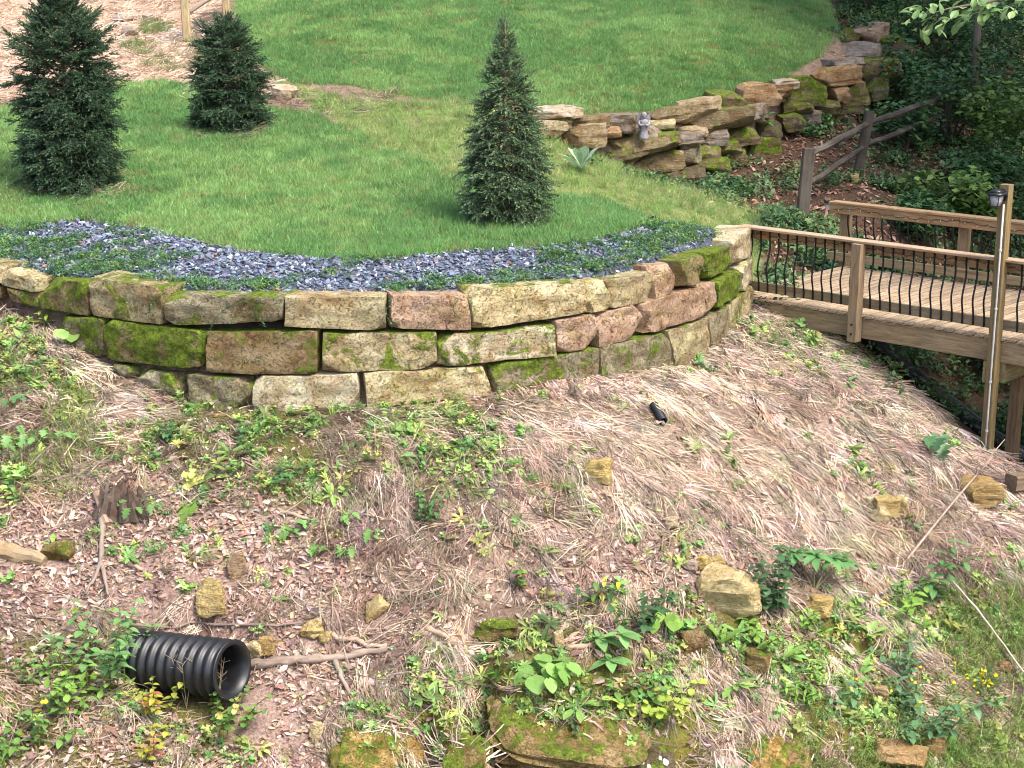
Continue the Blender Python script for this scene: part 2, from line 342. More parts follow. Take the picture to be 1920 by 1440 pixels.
M_WOOD = wood_mat('weathered_timber'); M_BARK = wood_mat('bark', .6)
M_LO = leaf_mat('leaf', 'obj', .3, .42); M_LI = leaf_mat('small_leaf', 'inst', .3, .5); M_LG = leaf_mat('crown_leaf', 'geo', .25, .5)
M_DRY = leaf_mat('dry_leaf', 'inst', .12, .75); M_NEEDLE = leaf_mat('needle', 'geo', .08, .6)
M_BLACK = plain_mat('black_plastic', (.016, .017, .02), .38, .5, .5, 6); M_IRON = plain_mat('black_iron', (.01, .01, .011), .5, .4)
M_PIPE = plain_mat('dusty_black_plastic', (.011, .012, .014), .42, .5, .6, 9)
M_WHITE = plain_mat('white_plastic', (.52, .51, .48), .75, .2, .15)
M_GREY = plain_mat('grey_cast_stone', (.25, .235, .25), .9, .1, .4, 40)
M_GLASS = plain_mat('frosted_lens', (.55, .56, .56), .2, .5, .08)
# ================================================================== GROUND
POLY = {
 'lawn': [[(-700, 420), (-300, 320), (0, 205), (60, 190), (220, 158), (330, 155), (480, 200), (600, 215), (700, 272), (860, 330), (1040, 368), (1130, 376), (1200, 405), (1214, 413), (1195, 428), (1130, 447), (1050, 460), (900, 468), (720, 486), (600, 486), (420, 466), (280, 430), (150, 412), (40, 424), (-300, 420)],
          [(435, -200), (450, 60), (500, 130), (560, 158), (640, 158), (800, 186), (880, 190), (1010, 202), (1100, 214), (1220, 208), (1330, 178), (1440, 158), (1530, 110), (1565, 60), (1600, -200)]],
 'rough': [[(490, 140), (560, 160), (640, 185), (880, 195), (1010, 215), (1060, 290), (1150, 300), (1260, 350), (1330, 360), (1400, 385), (1440, 400), (1420, 560), (1330, 430), (1215, 405), (1130, 376), (1040, 366), (860, 326), (700, 268), (600, 210)]],
 'slate': [[(-600, 440), (-300, 424), (20, 430), (150, 414), (280, 431), (420, 467), (600, 487), (720, 487), (900, 470), (1050, 462), (1130, 450), (1195, 430), (1217, 410), (1335, 432), (1380, 455), (1330, 478), (1235, 512), (1100, 538), (880, 556), (700, 564), (535, 564), (310, 552), (165, 530), (70, 520), (0, 500), (-300, 480), (-600, 470)]],
 'path': [[(-700, 300), (-700, -300), (435, -300), (420, 0), (350, 40), (345, 100), (350, 135), (490, 150), (480, 200), (330, 152), (220, 158), (60, 186), (0, 205), (-300, 320)]],
 'straw': [[(900, 770), (1150, 705), (1300, 690), (1410, 590), (1560, 620), (1870, 860), (1990, 980), (1990, 1120), (1750, 1060), (1450, 980), (1300, 930), (1150, 900), (1000, 830)],
           [(640, 850), (1000, 830), (1150, 900), (1300, 930), (1200, 1010), (1000, 1110), (860, 1140), (700, 1090), (620, 950)], [(-200, 560), (0, 590), (120, 640), (260, 750), (400, 780), (300, 880), (0, 900), (-200, 900)]],
 'litter': [[(-400, 880), (300, 870), (640, 950), (870, 1130), (890, 1220), (800, 1320), (640, 1440), (560, 1600), (-400, 1600)], [(1000, 1020), (1300, 920), (1500, 1000), (1680, 1150), (1480, 1190), (1300, 1170), (1150, 1230), (980, 1180)]],
 'clay': [[(1290, 1370), (1420, 1330), (1520, 1320), (1640, 1230), (1600, 1500), (1100, 1600), (1180, 1420)], [(650, 1370), (860, 1290), (800, 1600), (600, 1600)], [(1560, 1180), (1720, 1200), (1640, 1290), (1500, 1260)], [(900, 1330), (1280, 1400), (1280, 1600), (880, 1600)]],
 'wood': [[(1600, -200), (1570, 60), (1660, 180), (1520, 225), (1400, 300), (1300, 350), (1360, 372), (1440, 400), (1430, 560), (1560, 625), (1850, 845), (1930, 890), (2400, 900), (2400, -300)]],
 'green': [[(300, 760), (620, 770), (940, 745), (960, 850), (900, 900), (700, 960), (480, 940), (300, 880), (220, 820)], [(-100, 580), (110, 640), (180, 740), (240, 850), (120, 930), (-200, 930), (-200, 560)],
           [(1150, 1110), (1400, 1130), (1650, 1060), (1800, 1130), (1960, 1200), (1960, 1600), (1100, 1600), (950, 1300), (900, 1190)], [(1290, 690), (1415, 590), (1560, 640), (1480, 715), (1300, 720)], [(-200, 1190), (250, 1170), (450, 1330), (430, 1600), (-200, 1600)], [(640, 1290), (900, 1200), (960, 1440), (900, 1600), (640, 1600)]],
}
def mask(name, px, py, jit=0.):
    if jit: px = px + rng.normal(0, jit, len(px)); py = py + rng.normal(0, jit * .6, len(py))
    m = np.zeros(len(px), bool)
    for p in POLY[name]: m |= inpoly(px, py, p)
    return m
X, Y = np.meshgrid(GX, GY); XF, YF, ZF = X.ravel(), Y.ravel(), GZ.ravel()
S1 = sdist(XF, YF, W1); S2 = sdist(XF, YF, W2)
px, py = proj(np.stack([XF, YF, ZF], 1)); front = (S1 < .12)
def gridmask(name, cond=None, blur=1):
    m = mask(name, px, py).astype(float)
    if cond is not None: m *= cond
    m = m.reshape(GZ.shape)
    for _ in range(blur):
        q = m.copy(); q[1:-1, 1:-1] = (m[1:-1, 1:-1] * 2 + m[:-2, 1:-1] + m[2:, 1:-1] + m[1:-1, :-2] + m[1:-1, 2:]) / 6; m = q
    return m.ravel()
upc = (~front).astype(float); loc_ = front.astype(float)
ms = {k: gridmask(k, upc if k in ('lawn', 'rough', 'slate', 'path') else (loc_ if k in ('straw', 'litter', 'clay', 'green') else None), 0 if k == 'slate' else 2) for k in POLY}
nx, ny = len(GX), len(GY)
ii = np.arange(nx * ny).reshape(ny, nx)
faces = np.stack([ii[:-1, :-1], ii[:-1, 1:], ii[1:, 1:], ii[1:, :-1]], -1).reshape(-1, 4)
s = NT('ground_soil'); co = s.obj()
def att(n): return s.n('ShaderNodeAttribute', attribute_name=n).outputs['Fac']
n1 = s.noise(1.3, 5, .65, co); n2 = s.noise(7, 5, .7, co); n3 = s.noise(38, 4, .7, co); n4 = s.noise(120, 3, .7, co)
soil = s.ramp(n2, [(.3, (.10, .065, .042)), (.5, (.21, .145, .10)), (.7, (.33, .245, .18))])
soil = s.mix(s.mrange(n3, .45, .7, 0, .7), soil, (.36, .27, .22)); soil = s.mix(s.mrange(n4, .5, .72, 0, .6), soil, (.07, .045, .03))
col = soil
def layer(name, c, lo=.3, hi=.6, nz=.35):
    global col
    f = s.mrange(s.math('ADD', att(name), s.math('MULTIPLY', s.math('SUBTRACT', n2, .5), nz)), lo, hi); col = s.mix(f, col, c)
layer('straw', s.ramp(n3, [(.3, (.16, .11, .08)), (.5, (.31, .225, .17)), (.72, (.47, .37, .30))]), .2, .7)
layer('litter', s.ramp(n3, [(.3, (.15, .095, .075)), (.5, (.30, .205, .165)), (.72, (.46, .35, .30))]), .2, .7)
layer('green', s.ramp(n3, [(.3, (.055, .06, .02)), (.5, (.15, .12, .05)), (.7, (.26, .2, .12))]), .35, .9)
layer('clay', s.ramp(n2, [(.3, (.14, .085, .03)), (.5, (.36, .22, .07)), (.7, (.50, .34, .13))]), .4, .7, .9)
layer('path', s.ramp(n3, [(.3, (.22, .14, .10)), (.5, (.42, .30, .22)), (.7, (.58, .46, .36))]))
layer('rough', s.ramp(n2, [(.3, (.09, .14, .035)), (.5, (.15, .20, .06)), (.7, (.26, .24, .12))]))
layer('wood', s.ramp(n3, [(.3, (.03, .022, .014)), (.5, (.085, .055, .036)), (.7, (.17, .10, .07))]))  # woods soil; its dark colour also stands in for shade under the bridge
layer('lawn', s.ramp(n3, [(.3, (.05, .085, .02)), (.6, (.10, .13, .04))]))
layer('slate', s.ramp(n3, [(.3, (.03, .035, .05)), (.6, (.12, .14, .19))]))
mossn = s.mrange(s.math('MULTIPLY', s.math('ADD', att('green'), att('clay')), s.noise(2.6, 6, .7, co)), .42, .56, 0, .8)
col = s.mix(mossn, col, s.ramp(n3, [(.35, (.06, .08, .012)), (.65, (.17, .17, .03))]))
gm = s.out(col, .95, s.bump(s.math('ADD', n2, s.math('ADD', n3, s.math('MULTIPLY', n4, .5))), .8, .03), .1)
ground = mk('ground', np.stack([XF, YF, ZF], 1), faces, gm)
for k, m in ms.items():
    a = ground.data.attributes.new(k, 'FLOAT', 'POINT'); a.data.foreach_set('value', m.astype(np.float32))
setp(ground, 'grassy hillside with a leaf and straw covered bank below the block wall', kind='structure')

# ================================================================== STONES
import bmesh
_cube = {}
def cube_topo(n):
    if n not in _cube:
        bm = bmesh.new(); bmesh.ops.create_cube(bm, size=2); bmesh.ops.subdivide_edges(bm, edges=bm.edges[:], cuts=n, use_grid_fill=True)
        bm.verts.ensure_lookup_table(); _cube[n] = (np.array([v.co[:] for v in bm.verts]), np.array([[v.index for v in f.verts] for f in bm.faces])); bm.free()
    return _cube[n]
def rock_shape(w, d, h, seed, n=7, rnd=.45, chips=9, rough=.05, layers=0.):
    p, f = cube_topo(n); r = np.random.default_rng(seed)
    q = p / np.linalg.norm(p, axis=1)[:, None] * 1.25; p = p * (1 - rnd) + q * rnd
    for _ in range(chips):
        nn = r.normal(size=3); nn /= np.linalg.norm(nn); dd = p @ nn; c = dd.max() * r.uniform(.60, .92); p = p - np.maximum(dd - c, 0)[:, None] * nn
    nrm = p / np.linalg.norm(p, axis=1)[:, None]
    p = p * (1 + .14 * fbm(p * .9, 2, seed))[:, None]
    if layers: p[:, :2] *= (1 + layers * (vnoise(np.stack([p[:, 0] * .25, p[:, 1] * .25, p[:, 2] * 3.2 + seed], 1))))[:, None]
    P = p * np.array([w, d, h]) / 2
    P = P + nrm * (rough * min(w, d, h) * fbm(P / min(w, d, h) * 3.2, 3, seed + 5))[:, None]
    return P, f
def rotz(P, a): c, s_ = math.cos(a), math.sin(a); return P @ np.array([[c, s_, 0], [-s_, c, 0], [0, 0, 1]])

# --- big block retaining wall: every block from its own corners on the wall face
WP = np.array(W1[:80]); WAZ = WP[:, 0] / WP[:, 1]
def wall_pt(px_, py_, inset=0.):
    d = rayd(px_, py_); az = d[0] / d[1]; yy = np.interp(az, WAZ, WP[:, 1]); t = yy / d[1]; return np.array([0, 0, CZ]) + d * t
TAN, YEL, BRN, PNK, PALE, GRN, GRYB = (.46, .405, .255), (.58, .52, .32), (.33, .255, .15), (.46, .34, .25), (.58, .53, .38), (.30, .26, .14), (.33, .30, .21)
blocks = [  # TL, TR, BR, BL in photo pixels, colour, moss
 ((-320, 466), (-153, 481), (-151, 519), (-318, 506), BRN, .5), ((-320, 509), (-153, 524), (-153, 551), (-318, 540), TAN, .55),
 ((-150, 482), (2, 500), (3, 532), (-148, 520), TAN, .5), ((4, 506), (68, 524), (68, 549), (3, 534), YEL, .35),
 ((70, 524), (163, 529), (161, 594), (72, 578), BRN, .74), ((166, 519), (304, 541), (299, 610), (168, 590), TAN, .58),
 ((308, 551), (533, 556), (528, 602), (312, 611), GRYB, .58), ((536, 557), (722, 557), (722, 621), (534, 613), TAN, .3),
 ((734, 555), (881, 555), (884, 620), (735, 618), PNK, .22), ((884, 542), (1097, 530), (1098, 588), (888, 617), YEL, .5),
 ((1100, 533), (1140, 528), (1142, 580), (1099, 588), YEL, .2), ((1142, 527), (1228, 511), (1230, 563), (1144, 579), TAN, .42),
 ((1228, 502), (1274, 494), (1275, 548), (1231, 561), PNK, .25), ((1277, 490), (1320, 475), (1322, 526), (1278, 540), GRN, .62),
 ((1323, 474), (1371, 462), (1370, 503), (1327, 525), GRN, .85), ((1374, 452), (1408, 424), (1406, 480), (1374, 499), PALE, .3),
 ((-150, 525), (1, 537), (2, 560), (-150, 552), BRN, .6), ((6, 538), (67, 550), (70, 580), (4, 559), BRN, .62),
 ((108, 594), (197, 597), (195, 668), (112, 648), GRYB, .68), ((199, 597), (386, 622), (384, 690), (200, 676), GRN, .84),
 ((389, 622), (594, 619), (592, 702), (389, 698), BRN, .64), ((605, 625), (818, 624), (818, 690), (606, 699), TAN, .68),
 ((823, 630), (1038, 608), (1039, 666), (825, 688), PALE, .68), ((1041, 604), (1116, 588), (1118, 652), (1042, 662), PNK, .3),
 ((1117, 587), (1200, 570), (1203, 630), (1119, 651), PNK, .08), ((1202, 567), (1316, 536), (1320, 592), (1204, 628), PNK, .12),
 ((1318, 533), (1337, 528), (1339, 582), (1321, 591), PNK, .2), ((1340, 526), (1381, 507), (1382, 550), (1341, 578), GRN, .98),
 ((1383, 503), (1406, 478), (1405, 530), (1385, 547), PALE, .4),
 ((213, 680), (253, 690), (256, 722), (220, 708), GRYB, .66), ((256, 690), (336, 702), (339, 740), (260, 726), GRYB, .62),
 ((339, 701), (474, 710), (472, 766), (366, 760), GRYB, .6), ((478, 706), (669, 699), (672, 764), (476, 772), PALE, .26),
 ((683, 699), (905, 686), (922, 740), (687, 764), YEL, .5), ((924, 684), (1120, 650), (1120, 710), (930, 742), GRYB, .74),
 ((1123, 649), (1246, 622), (1256, 694), (1122, 716), GRYB, .64), ((1250, 621), (1323, 596), (1324, 664), (1260, 690), TAN, .5),
 ((1326, 594), (1361, 574), (1360, 640), (1327, 662), GRYB, .55), ((1363, 571), (1411, 530), (1413, 584), (1362, 636), TAN, .6),
]
wall = root('stone_retaining_wall', (*WP[40], 3.3), 'curved retaining wall of big mossy sandstone blocks below the slate bed', 'wall')
for k, (a, b, c, d, colr, moss) in enumerate(blocks):
    r = np.random.default_rng(100 + k)
    TL, TR, BR, BL = [wall_pt(*q) for q in (a, b, c, d)]
    out = np.cross(TR - TL, np.array([0, 0, 1.])); out /= np.linalg.norm(out)          # towards the viewer's side
    p, f = cube_topo(13); L = np.linalg.norm(TR - TL); hh = np.linalg.norm(TL - BL)
    q = p.copy(); sx, sy, sz = L / 2, .24, hh / 2                                       # rounded box
    rad = .011 * r.uniform(.6, 1.6); core = np.array([sx, sy, sz]) - rad; P = q * np.array([sx, sy, sz]); cl = np.clip(P, -core, core); dlt = P - cl
    ln = np.linalg.norm(dlt, axis=1)[:, None]; P = np.where(ln > 0, cl + dlt / np.maximum(ln, 1e-9) * np.minimum(ln, rad), P)
    for _ in range(7):                                                                # knocked-off arrises
        nn = np.array([r.choice([-1, 1]) * r.uniform(.2, 1), -r.uniform(.3, 1), r.choice([-1, 1]) * r.uniform(.2, 1)]); nn /= np.linalg.norm(nn)
        dd = P @ nn; cc = dd.max() - (r.uniform(.0, .035) if r.random() < .75 else r.uniform(.05, .10)); P = P - np.maximum(dd - cc, 0)[:, None] * nn
    rg = 1 - np.abs(fbm(P * np.array([3., 3., 4.5]), 3, k + 30)) * 2.2
    nf = fbm(P * np.array([2.2, 2.2, 3.4]), 3, k) * .028 + fbm(P * 9, 3, k + 50) * .03 + rg * .022
    P[:, 1] -= nf * (P[:, 1] < .1)
    P[:, 2] = P[:, 2] * 1.0 + .016 * fbm(P * 3.1, 2, k + 80); P[:, 0] = P[:, 0] * (1 + .004 / sx) + .016 * fbm(P * 3.7, 2, k + 90)
    u = (P[:, 0] / sx + 1) / 2; v = (P[:, 2] / sz + 1) / 2
    base = (TL[None] * (1 - u)[:, None] + TR[None] * u[:, None]) * v[:, None] + (BL[None] * (1 - u)[:, None] + BR[None] * u[:, None]) * (1 - v)[:, None]
    course = (0, 1)[k] if k < 2 else (0 if k < 16 else (1 if k < 29 else 2))
    base = base - out * (P[:, 1] + .24 - (.0, .025, .05)[course] + r.uniform(-.02, .02))[:, None]
    cj = np.array(colr) * r.uniform(.9, 1.1)
    mk('stone', base, f, M_STONE, wall, smooth='sharp', color=(*cj, moss))
bm_ = MB()                                                                             # dark packed backing seen only through the open joints
for i in range(0, 78):
    a, b = WP[i], WP[i + 1]; e = (b - a) / np.linalg.norm(b - a); n_ = np.array([-e[1], e[0]])
    o1, o2 = n_ * .2, n_ * .46
    zb = float(H(*(a - n_ * .2))[0]) - .3
    bm_.add([(*(a + o1), zb), (*(b + o1), zb), (*(b + o1), ZW - .12), (*(a + o1), ZW - .12), (*(a + o2), zb), (*(b + o2), zb), (*(b + o2), ZW - .1), (*(a + o2), ZW - .1)],
            [(0, 1, 2, 3), (3, 2, 6, 7), (5, 4, 7, 6)])
bm_.build('backfill', plain_mat('damp_earth', (.05, .04, .028), .95, .1, .4), wall)

# --- dry stacked wall: every rock on its own
DW = np.array(DRY); DAZ = DW[:, 0] / DW[:, 1]
dry = root('dry_stone_wall', (*DW[20], H(*DW[20])[0]), 'low dry stacked wall of rough mossy rocks edging the upper lawn', 'wall')
OR = (.42, .29, .17); SND = (.46, .38, .25); PL = (.58, .51, .41); GY_ = (.33, .29, .25); DK = (.17, .14, .10); BF = (.30, .24, .15)
rocks = [(1000, 200, 1088, 222, PL, .2), (1018, 217, 1072, 238, SND, .6), (1070, 219, 1133, 243, BF, .4), (1131, 215, 1202, 249, GY_, .15), (1218, 201, 1292, 227, BF, .35), (1217, 224, 1268, 247, YEL, 0), (1177, 235, 1236, 259, GY_, .1), (1113, 237, 1159, 257, OR, .05), (1056, 233, 1128, 279, SND, .25), (998, 226, 1058, 256, SND, .3),
 (1128, 253, 1267, 289, BF, .5), (1181, 285, 1280, 320, BF, .45), (1138, 285, 1188, 306, DK, .5), (1220, 317, 1292, 354, DK, .45), (1233, 246, 1312, 271, GY_, .25), (1270, 186, 1350, 223, SND, .1), (1328, 170, 1390, 202, BF, .6), (1381, 158, 1451, 206, OR, .3), (1274, 206, 1401, 248, BF, .5), (1350, 199, 1426, 231, GY_, .4),
 (1270, 236, 1324, 257, SND, .2), (1268, 251, 1312, 276, SND, .3), (1306, 241, 1362, 271, GY_, .35), (1355, 234, 1423, 271, BF, .55), (1418, 228, 1466, 261, DK, .55), (1300, 271, 1346, 300, GRN, .6), (1339, 256, 1384, 293, GRN, .6), (1266, 272, 1314, 313, GRYB, .4), (1306, 295, 1360, 326, GRN, .65), (1354, 281, 1398, 318, BF, .55), (1266, 310, 1314, 350, DK, .4), (1390, 258, 1462, 298, GRN, .7),
 (1446, 158, 1484, 186, OR, .05), (1449, 146, 1492, 166, PL, .1), (1478, 144, 1547, 199, GRN, .75), (1460, 185, 1520, 216, BF, .65), (1548, 158, 1580, 192, OR, .1), (1574, 154, 1627, 203, BF, .55), (1620, 148, 1658, 187, GRYB, .6), (1515, 125, 1607, 160, OR, .35), (1548, 110, 1616, 142, GY_, .3), (1612, 112, 1682, 165, BF, .6), (1488, 206, 1537, 238, GY_, .4), (1528, 188, 1570, 216, GRN, .5), (1455, 212, 1500, 245, DK, .6), (1560, 188, 1612, 212, DK, .5)]
for k, (x0, y0, x1, y1, c, moss) in enumerate(rocks):
    r = np.random.default_rng(300 + k); mx, my = (x0 + x1) / 2, (y0 + y1) / 2
    d = rayd(mx, my); yb = np.interp(d[0] / d[1], DAZ, DW[:, 1]); zb = np.interp(d[0] / d[1], DAZ, H(DW[:, 0], DW[:, 1]))
    yy = yb + .12; zc = (CZ + d[2] * yy / d[1]); yy += max(0, (zc - zb)) * .28; P0 = PY(mx, my, yy); sc = yy / F * 1.02
    w, h = (x1 - x0) * sc * 1.04, (y1 - y0) * sc * .98; moss = min(1, moss + .06)
    P, f = rock_shape(w, r.uniform(.5, .7), h * 1.03, 300 + k, 9, .22, 9, .10, .05)
    P = P @ np.array([[1, 0, r.uniform(-.08, .16)], [0, 1, 0], [0, 0, 1]])
    mk('stone', P0 + rotz(P, r.uniform(-.15, .25)), f, M_ROCK, dry, smooth='sharp', color=(*c, moss))
nb = MB(); npt = 58                                                                     # earth packed behind and between the rocks
for i in range(npt):
    a, b = DW[i], DW[i + 1]; e = (b - a) / np.linalg.norm(b - a); n_ = np.array([-e[1], e[0]]); zt = float(H(*(a + n_ * .75))[0]) - .06; zt2 = float(H(*(b + n_ * .75))[0]) - .06; zb = float(H(*a)[0]) - .2
    nb.add([(*(a + n_ * .22), zb), (*(b + n_ * .22), zb), (*(b + n_ * .42), zt2 - .1), (*(a + n_ * .42), zt - .1), (*(a + n_ * .8), zt), (*(b + n_ * .8), zt2)], [(0, 1, 2, 3), (3, 2, 5, 4)])
nb.build('backfill', bpy.data.materials['damp_earth'], dry)

def rock_at(name, x0, y0, x1, y1, label, c, moss=.1, depth=.8, sink=.25, rot=0., rnd=.4, rough=.08, seed=1, y=None, cat='rock', group=None, n=8, layers=.05, tilt=0., mat=None):
    mx, my = (x0 + x1) / 2, (y0 + y1) / 2
    g = G(mx, y1 - (y1 - y0) * .2) + np.array([0, 0, .03]) if y is None else PY(mx, my, y); dep = np.dot(g - np.array([0, 0, CZ]), FW)
    w = (x1 - x0) * dep / F * 1.05; h = (y1 - y0) * dep / F * 1.1
    P, f = rock_shape(w, max(w * depth, .06), h, seed, n + 2, rnd, 12, rough, layers)
    ct, st = math.cos(tilt), math.sin(tilt); P = P @ np.array([[ct, 0, st], [0, 1, 0], [-st, 0, ct]])
    P = rotz(P, rot); loc = g + np.array([0, 0, h * (.5 - sink)]) if y is None else g
    o = mk(name, P + loc, f, mat or (M_ROCK if cat == 'boulder' or moss > .2 else M_TAN), None, loc, smooth='sharp', color=(*c, moss)); return setp(o, label, cat, group)
rock_at('boulder', 1595, 46, 1674, 80, 'pale rounded boulder topping the far end of the stacked wall', (.50, .39, .30), 0, .8, y=36.2, seed=41, cat='boulder', layers=0, rnd=.85, rough=.05)
rock_at('boulder', 1565, 76, 1646, 116, 'grey domed boulder with pale crust just below the pale boulder', (.30, .27, .25), .12, .8, y=35.0, seed=42, cat='boulder', layers=0, rnd=.8, rough=.05)
rock_at('boulder', 1638, 92, 1710, 134, 'dark brown flat boulder behind the grey domed boulder', (.17, .13, .10), .15, .9, y=35.6, seed=43, cat='boulder', tilt=.25, rnd=.7)
rock_at('boulder', 1568, 55, 1617, 82, 'small mossy boulder left of the pale boulder', (.26, .22, .13), .65, .8, y=36.0, seed=44, cat='boulder')
rock_at('boulder', 1640, 70, 1692, 100, 'small moss covered boulder right of the pale boulder', (.22, .19, .10), .8, .8, y=36.0, seed=45, cat='boulder')
TN = (.50, .39, .17); TN2 = (.56, .47, .26)
for a in [
 (1312, 1068, 1424, 1148, 'largest tan rock lying on the bank beside a dark leafy shrub', TN2, .04, .7, .3), (1307, 1045, 1336, 1076, 'yellow stone the size of a fist above the largest tan rock', (.60, .48, .20), 0, .8, .3), (1334, 1046, 1360, 1074, 'squarish ochre stone touching the top of the largest tan rock', (.48, .37, .17), 0, .8, .3),
 (1282, 1052, 1306, 1076, 'pinkish grey stone left of the yellow fist sized stone', (.46, .37, .32), 0, .8, .3), (372, 1086, 430, 1152, 'blocky yellow brown rock standing on leaf litter above the big pipe', (.50, .40, .19), .05, .8, .36), (1096, 862, 1144, 904, 'flat yellow stone in the straw below the small drain pipe', (.52, .42, .18), .1, .7, .3),
 (1800, 902, 1878, 944, 'ochre rock jutting from the straw below the light post', (.46, .34, .16), .05, .8, .3), (1640, 936, 1690, 968, 'yellow rock in the straw with smaller pieces round it', (.50, .40, .19), 0, .8, .3), (1674, 936, 1702, 962, 'small yellow stone at the right side of the straw rock', (.47, .38, .18), 0, .8, .3), (1630, 956, 1666, 982, 'pale chip of stone below the yellow straw rock', (.55, .46, .28), 0, .8, .3),
 (1516, 1124, 1562, 1160, 'ochre stone at the edge of the undercut bank right of the dark shrub', (.52, .40, .17), 0, .7, .3), (1640, 1396, 1730, 1440, 'sharp orange brown slab under the big yellow flowered weed', (.44, .30, .15), .05, .8, .2), (1728, 1384, 1768, 1420, 'orange rock behind the sharp orange brown slab', (.47, .32, .16), .05, .8, .2),
 (566, 1168, 604, 1196, 'blocky yellow stone between twigs right of the big pipe', (.50, .40, .18), 0, .8, .3), (488, 1204, 516, 1240, 'upright ochre stone behind the pipe mouth', (.44, .31, .13), 0, .8, .2), (466, 1212, 496, 1246, 'pale yellow stone leaning by the pipe mouth', (.56, .46, .26), 0, .8, .2), (600, 1190, 622, 1212, 'small yellow stone below the blocky yellow stone', (.55, .45, .2), 0, .8, .3),
 (580, 1362, 604, 1394, 'small square cream stone among leaves near the bottom edge', (.55, .46, .27), 0, .7, .3), (424, 1038, 458, 1092, 'brown upright stone half hidden by dry grass above the blocky rock', (.36, .26, .17), .05, .6, .3), (1870, 1246, 1894, 1264, 'reddish brown rock at the far right below the white stick', (.36, .22, .14), 0, .9, .3), (1036, 1190, 1058, 1222, 'round tan stone above the round leaved plant', (.54, .43, .24), 0, .7, .3),
 (1392, 1230, 1440, 1260, 'mossy brown rock hidden among toothed leaves', (.3, .22, .1), .5, .8, .3), (1270, 1186, 1330, 1220, 'brown rock under dry stems left of the toothed rosette', (.26, .19, .10), .3, .8, .3), (1640, 1290, 1664, 1310, 'tan pebble like stone left of the big yellow flowered weed', (.52, .40, .24), 0, .9, .3), (88, 1018, 138, 1052, 'flat moss covered stone on the leaf litter at left', (.25, .2, .08), .6, .8, .4),
 (1240, 974, 1270, 994, 'pale flat stone in the litter above the tan rocks', (.52, .44, .30), 0, .8, .3), (1594, 330, 1610, 346, 'little yellow rock at the foot of the far dark fence post', (.45, .36, .16), .2, .9, .2), (512, 160, 556, 190, 'pale flat stone set in the rough grass above the barrel spruce', (.55, .45, .34), 0, .9, .35), (215, 25, 258, 40, 'flat pale stone beside the mulched path', (.56, .48, .42), 0, .9, .35), (268, 28, 286, 38, 'small pale stone right of the flat path stone', (.52, .44, .38), 0, .9, .3), (225, 52, 258, 70, 'grey stone in weeds beside the mulched path', (.4, .35, .31), .1, .9, .35),
 ]:
    x0, y0, x1, y1, lab, c, moss, depth, sink = a
    rock_at('rock', x0, y0, x1, y1, lab, c, moss, depth, sink, random.uniform(-.5, .5), .25, .11, int(x0 + y0))
rock_at('rock', 676, 1120, 730, 1172, 'long sausage shaped tan stone lying tilted in the leaf litter', (.54, .44, .22), .02, .45, .3, 0, .6, .05, 77, tilt=0)
o = bpy.data.objects['rock.%03d' % (len([1 for q in bpy.data.objects if q.name.startswith('rock')]) - 1)]
o.scale = (.62, 1, 1.1); o.rotation_euler = (0, R(38), 0)
# rock shelves breaking out of the lower bank: each a stack of split sandstone layers
def ledge(x0, y0, x1, y1, label, c, moss, seed, nl=3, rot=0., tilt=.0, depth=.7, out=0.):
    r = np.random.default_rng(seed); g = G((x0 + x1) / 2, (y0 + y1) / 2); dep = np.dot(g - np.array([0, 0, CZ]), FW); w = (x1 - x0) * dep / F; h = (y1 - y0) * dep / F * 1.15
    rt = root('rock_ledge', g, label, 'ledge'); hh = h / nl
    for k in range(nl):
        z = h * .5 - hh * (k + .5); wk = w * r.uniform(.82, 1.06); dk = depth * r.uniform(.85, 1.1); P, f = rock_shape(wk, dk, hh * r.uniform(1.15, 1.45), seed * 10 + k, 13, .2, 16, .20, .09)
        P[:, 2] += .09 * fbm(P * 1.9, 3, seed + k) - .06 - .28 * P[:, 1] * 0; P[:, 0] += .06 * fbm(P * 2.5, 2, seed + k + 9); ct, st = math.cos(tilt), math.sin(tilt); P = P @ np.array([[1, 0, 0], [0, math.cos(.35), math.sin(.35)], [0, -math.sin(.35), math.cos(.35)]]) + np.array([r.uniform(-.10, .10) * w, -out - .10 * (nl / 2 - k) * .35 + r.uniform(-.05, .05), z]); P = P @ np.array([[ct, 0, -st], [0, 1, 0], [st, 0, ct]])
        mk('layer', g + np.array([0, depth * .22, 0]) + rotz(P, rot), f, M_ROCK, rt, smooth='sharp', color=(*(np.array(c) * r.uniform(.85, 1.15)), float(np.clip(moss + r.uniform(-.15, .15) + (.12 if k == 0 else -.1), 0, 1))))
ledge(918, 1378, 1270, 1448, 'long layered sandstone ledge overhanging a dark hollow at the bottom edge', (.29, .215, .105), .56, 11, 3, -.12, .16, .7, .02)
ledge(935, 1345, 1075, 1385, 'short upper layer of mossy rock on the left end of the long ledge', (.33, .235, .105), .56, 12, 1, -.2, .12, .6, .0)
ledge(640, 1412, 800, 1470, 'mossy ochre rock face at the bottom left of the dark crevice', (.38, .27, .10), .45, 13, 1, .1, .1, .7)
ledge(832, 1405, 906, 1470, 'narrow mossy rock between two dark crevices', (.32, .24, .10), .5, 14, 1, 0, 0, .6)
ledge(872, 1146, 985, 1176, 'mossy ledge with dry grass hanging over its shadowed edge', (.27, .2, .09), .5, 15, 1, 0, .05, .5)
ledge(1310, 1412, 1500, 1480, 'bare orange clay rock at the bottom edge', (.52, .34, .12), .32, 16, 2, .15, -.12, .8)
ledge(1482, 1368, 1522, 1416, 'cracked orange block beside the bare clay rock', (.46, .31, .12), .35, 17, 1, .2, .1, .3)
ledge(1140, 1412, 1275, 1480, 'dark rock spotted with white lichen at the bottom edge', (.17, .14, .10), .4, 18, 1, 0, 0, .5)
